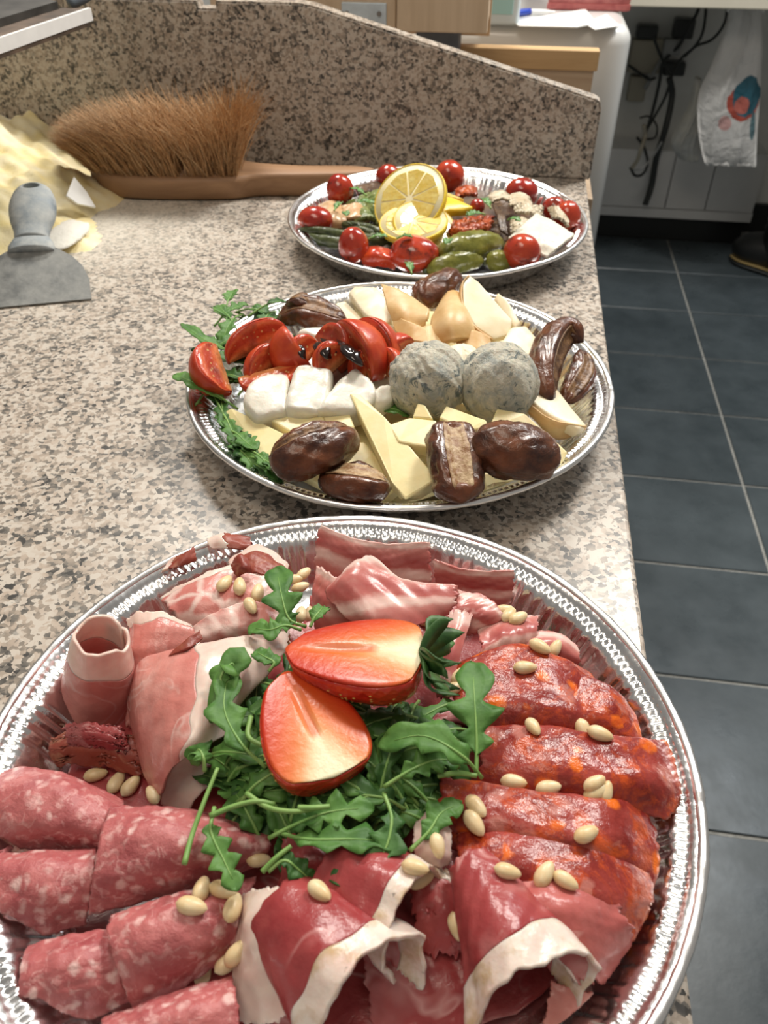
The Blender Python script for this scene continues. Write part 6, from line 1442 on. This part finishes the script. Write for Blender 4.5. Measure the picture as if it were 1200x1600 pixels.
# --- pine nuts: dropped along the view ray onto whatever they lie on
k = 14; t = np.linspace(0, 1, k); Rn = np.array([.03, .52, .76, .90, .97, 1, 1, .97, .92, .85, .76, .63, .46, .03]) * .0029; Ln = .0104
V = []; n = 14
for i in range(k):
    for j in range(n):
        a = 2 * math.pi * j / n; V.append((Ln * (t[i] - .45), Rn[i] * math.cos(a), Rn[i] * math.sin(a) * .92))
Fc = [(i * n + j, i * n + (j + 1) % n, (i + 1) * n + (j + 1) % n, (i + 1) * n + j) for i in range(k - 1) for j in range(n)]
nut_me = bpy.data.meshes.new('pine_nut'); nut_me.from_pydata(V, [], Fc); nut_me.materials.append(M['nut'].m)
nut_me.polygons.foreach_set('use_smooth', [True] * len(nut_me.polygons))
nuts = [('pine nut beside the dried ham and the large ham roll', [(149, 1214, 12), (182, 1228, 60), (204, 1233, 50), (244, 1244, 120)]),
        ('pine nut on the marbled coppa', [(351, 917, 50), (375, 921, 90), (402, 931, 80), (391, 949, -60)]),
        ('pine nut between coppa and pancetta', [(459, 909, 10), (474, 901, 40), (468, 922, 20), (470, 965, 80), (486, 963, 60)]),
        ('pine nut on the pancetta slices', [(786, 957, 5), (794, 966, 50), (666, 976, -10), (808, 971, 30)]),
        ('pine nut on the spicy salami slice farthest up, under the pancetta', [(818, 1047, 0), (841, 1014, -30), (866, 1016, 60)]),
        ('pine nut where the farthest spicy salami meets the next fold', [(832, 1139, -60), (909, 1142, -65), (934, 1150, -20)]),
        ('pine nut of the row above the middle spicy salami fold', [(801, 1223, -8), (854, 1232, 8)]),
        ('pine nut in the cluster of three on the spicy salami', [(926, 1227, 30), (928, 1241, 30), (944, 1241, 80)]),
        ('pine nut of the pair beside the front of the rocket, on spicy salami', [(743, 1262, -50), (740, 1286, -55)]),
        ('single pine nut on the middle spicy salami slice', [(912, 1307, 25)]),
        ('pine nut at the edge of the flat speck sheet, on spicy salami', [(789, 1366, -10), (848, 1370, 60), (880, 1377, -30)]),
        ('pine nut beside the narrow pancetta strip', [(706, 1081, 20), (715, 1062, 60)]),
        ('pine nut lying on the pale pink fat scrap', [(682, 1322, -75)]),
        ('pine nut of the pair below the fat scrap, on the speck', [(646, 1360, -15), (656, 1378, 20)]),
        ('pine nut between the conical roll and the torn speck sheet', [(712, 1446, -70)]),
        ('pine nut on top of the wide speck roll', [(498, 1396, -45)]),
        ('pine nut half under the rocket beside the wide salami', [(402, 1342, 0)]),
        ('pine nut in the cluster of four between two salami folds', [(315, 1397, 75), (346, 1395, -15), (297, 1420, -10), (361, 1424, 70)]),
        ('pine nut in the gap in front of the folded salami', [(318, 1526, 80), (352, 1504, 35), (372, 1494, 35)])]
for lb, lst in nuts:
    for (px, py, an) in lst:
        d = ray(px, py); d = d / np.linalg.norm(d)
        hit = BV.ray_cast(Vector(ORI), Vector(d))
        p = hit[0] if hit[0] is not None else Vector(P(px, py, .03))
        nr_ = hit[1] if hit[0] is not None else Vector((0, 0, 1))
        if nr_.dot(Vector(d)) > 0: nr_ = -nr_
        nr_ = (nr_ + Vector((0, 0, 1.2))).normalized()
        o = bpy.data.objects.new('pine_nut', nut_me); COL.objects.link(o)
        # image angle -> direction on the ground
        e_ = P(px + 10 * math.cos(math.radians(an)), py - 10 * math.sin(math.radians(an)), p.z) - P(px, py, p.z)
        x_ = Vector(e_); x_ = (x_ - nr_ * x_.dot(nr_)).normalized(); y_ = nr_.cross(x_)
        R_ = Matrix((x_, y_, nr_)).transposed().to_4x4()
        o.matrix_world = Matrix.Translation(p + nr_ * .0018) @ R_
        s = 0.92 + .2 * ((px * 7 + py * 3) % 10) / 10; o.scale = (s, s * 1.02, s)
        tag(o, lb, 'pine nut', 'pine nuts ' + lb[9:])
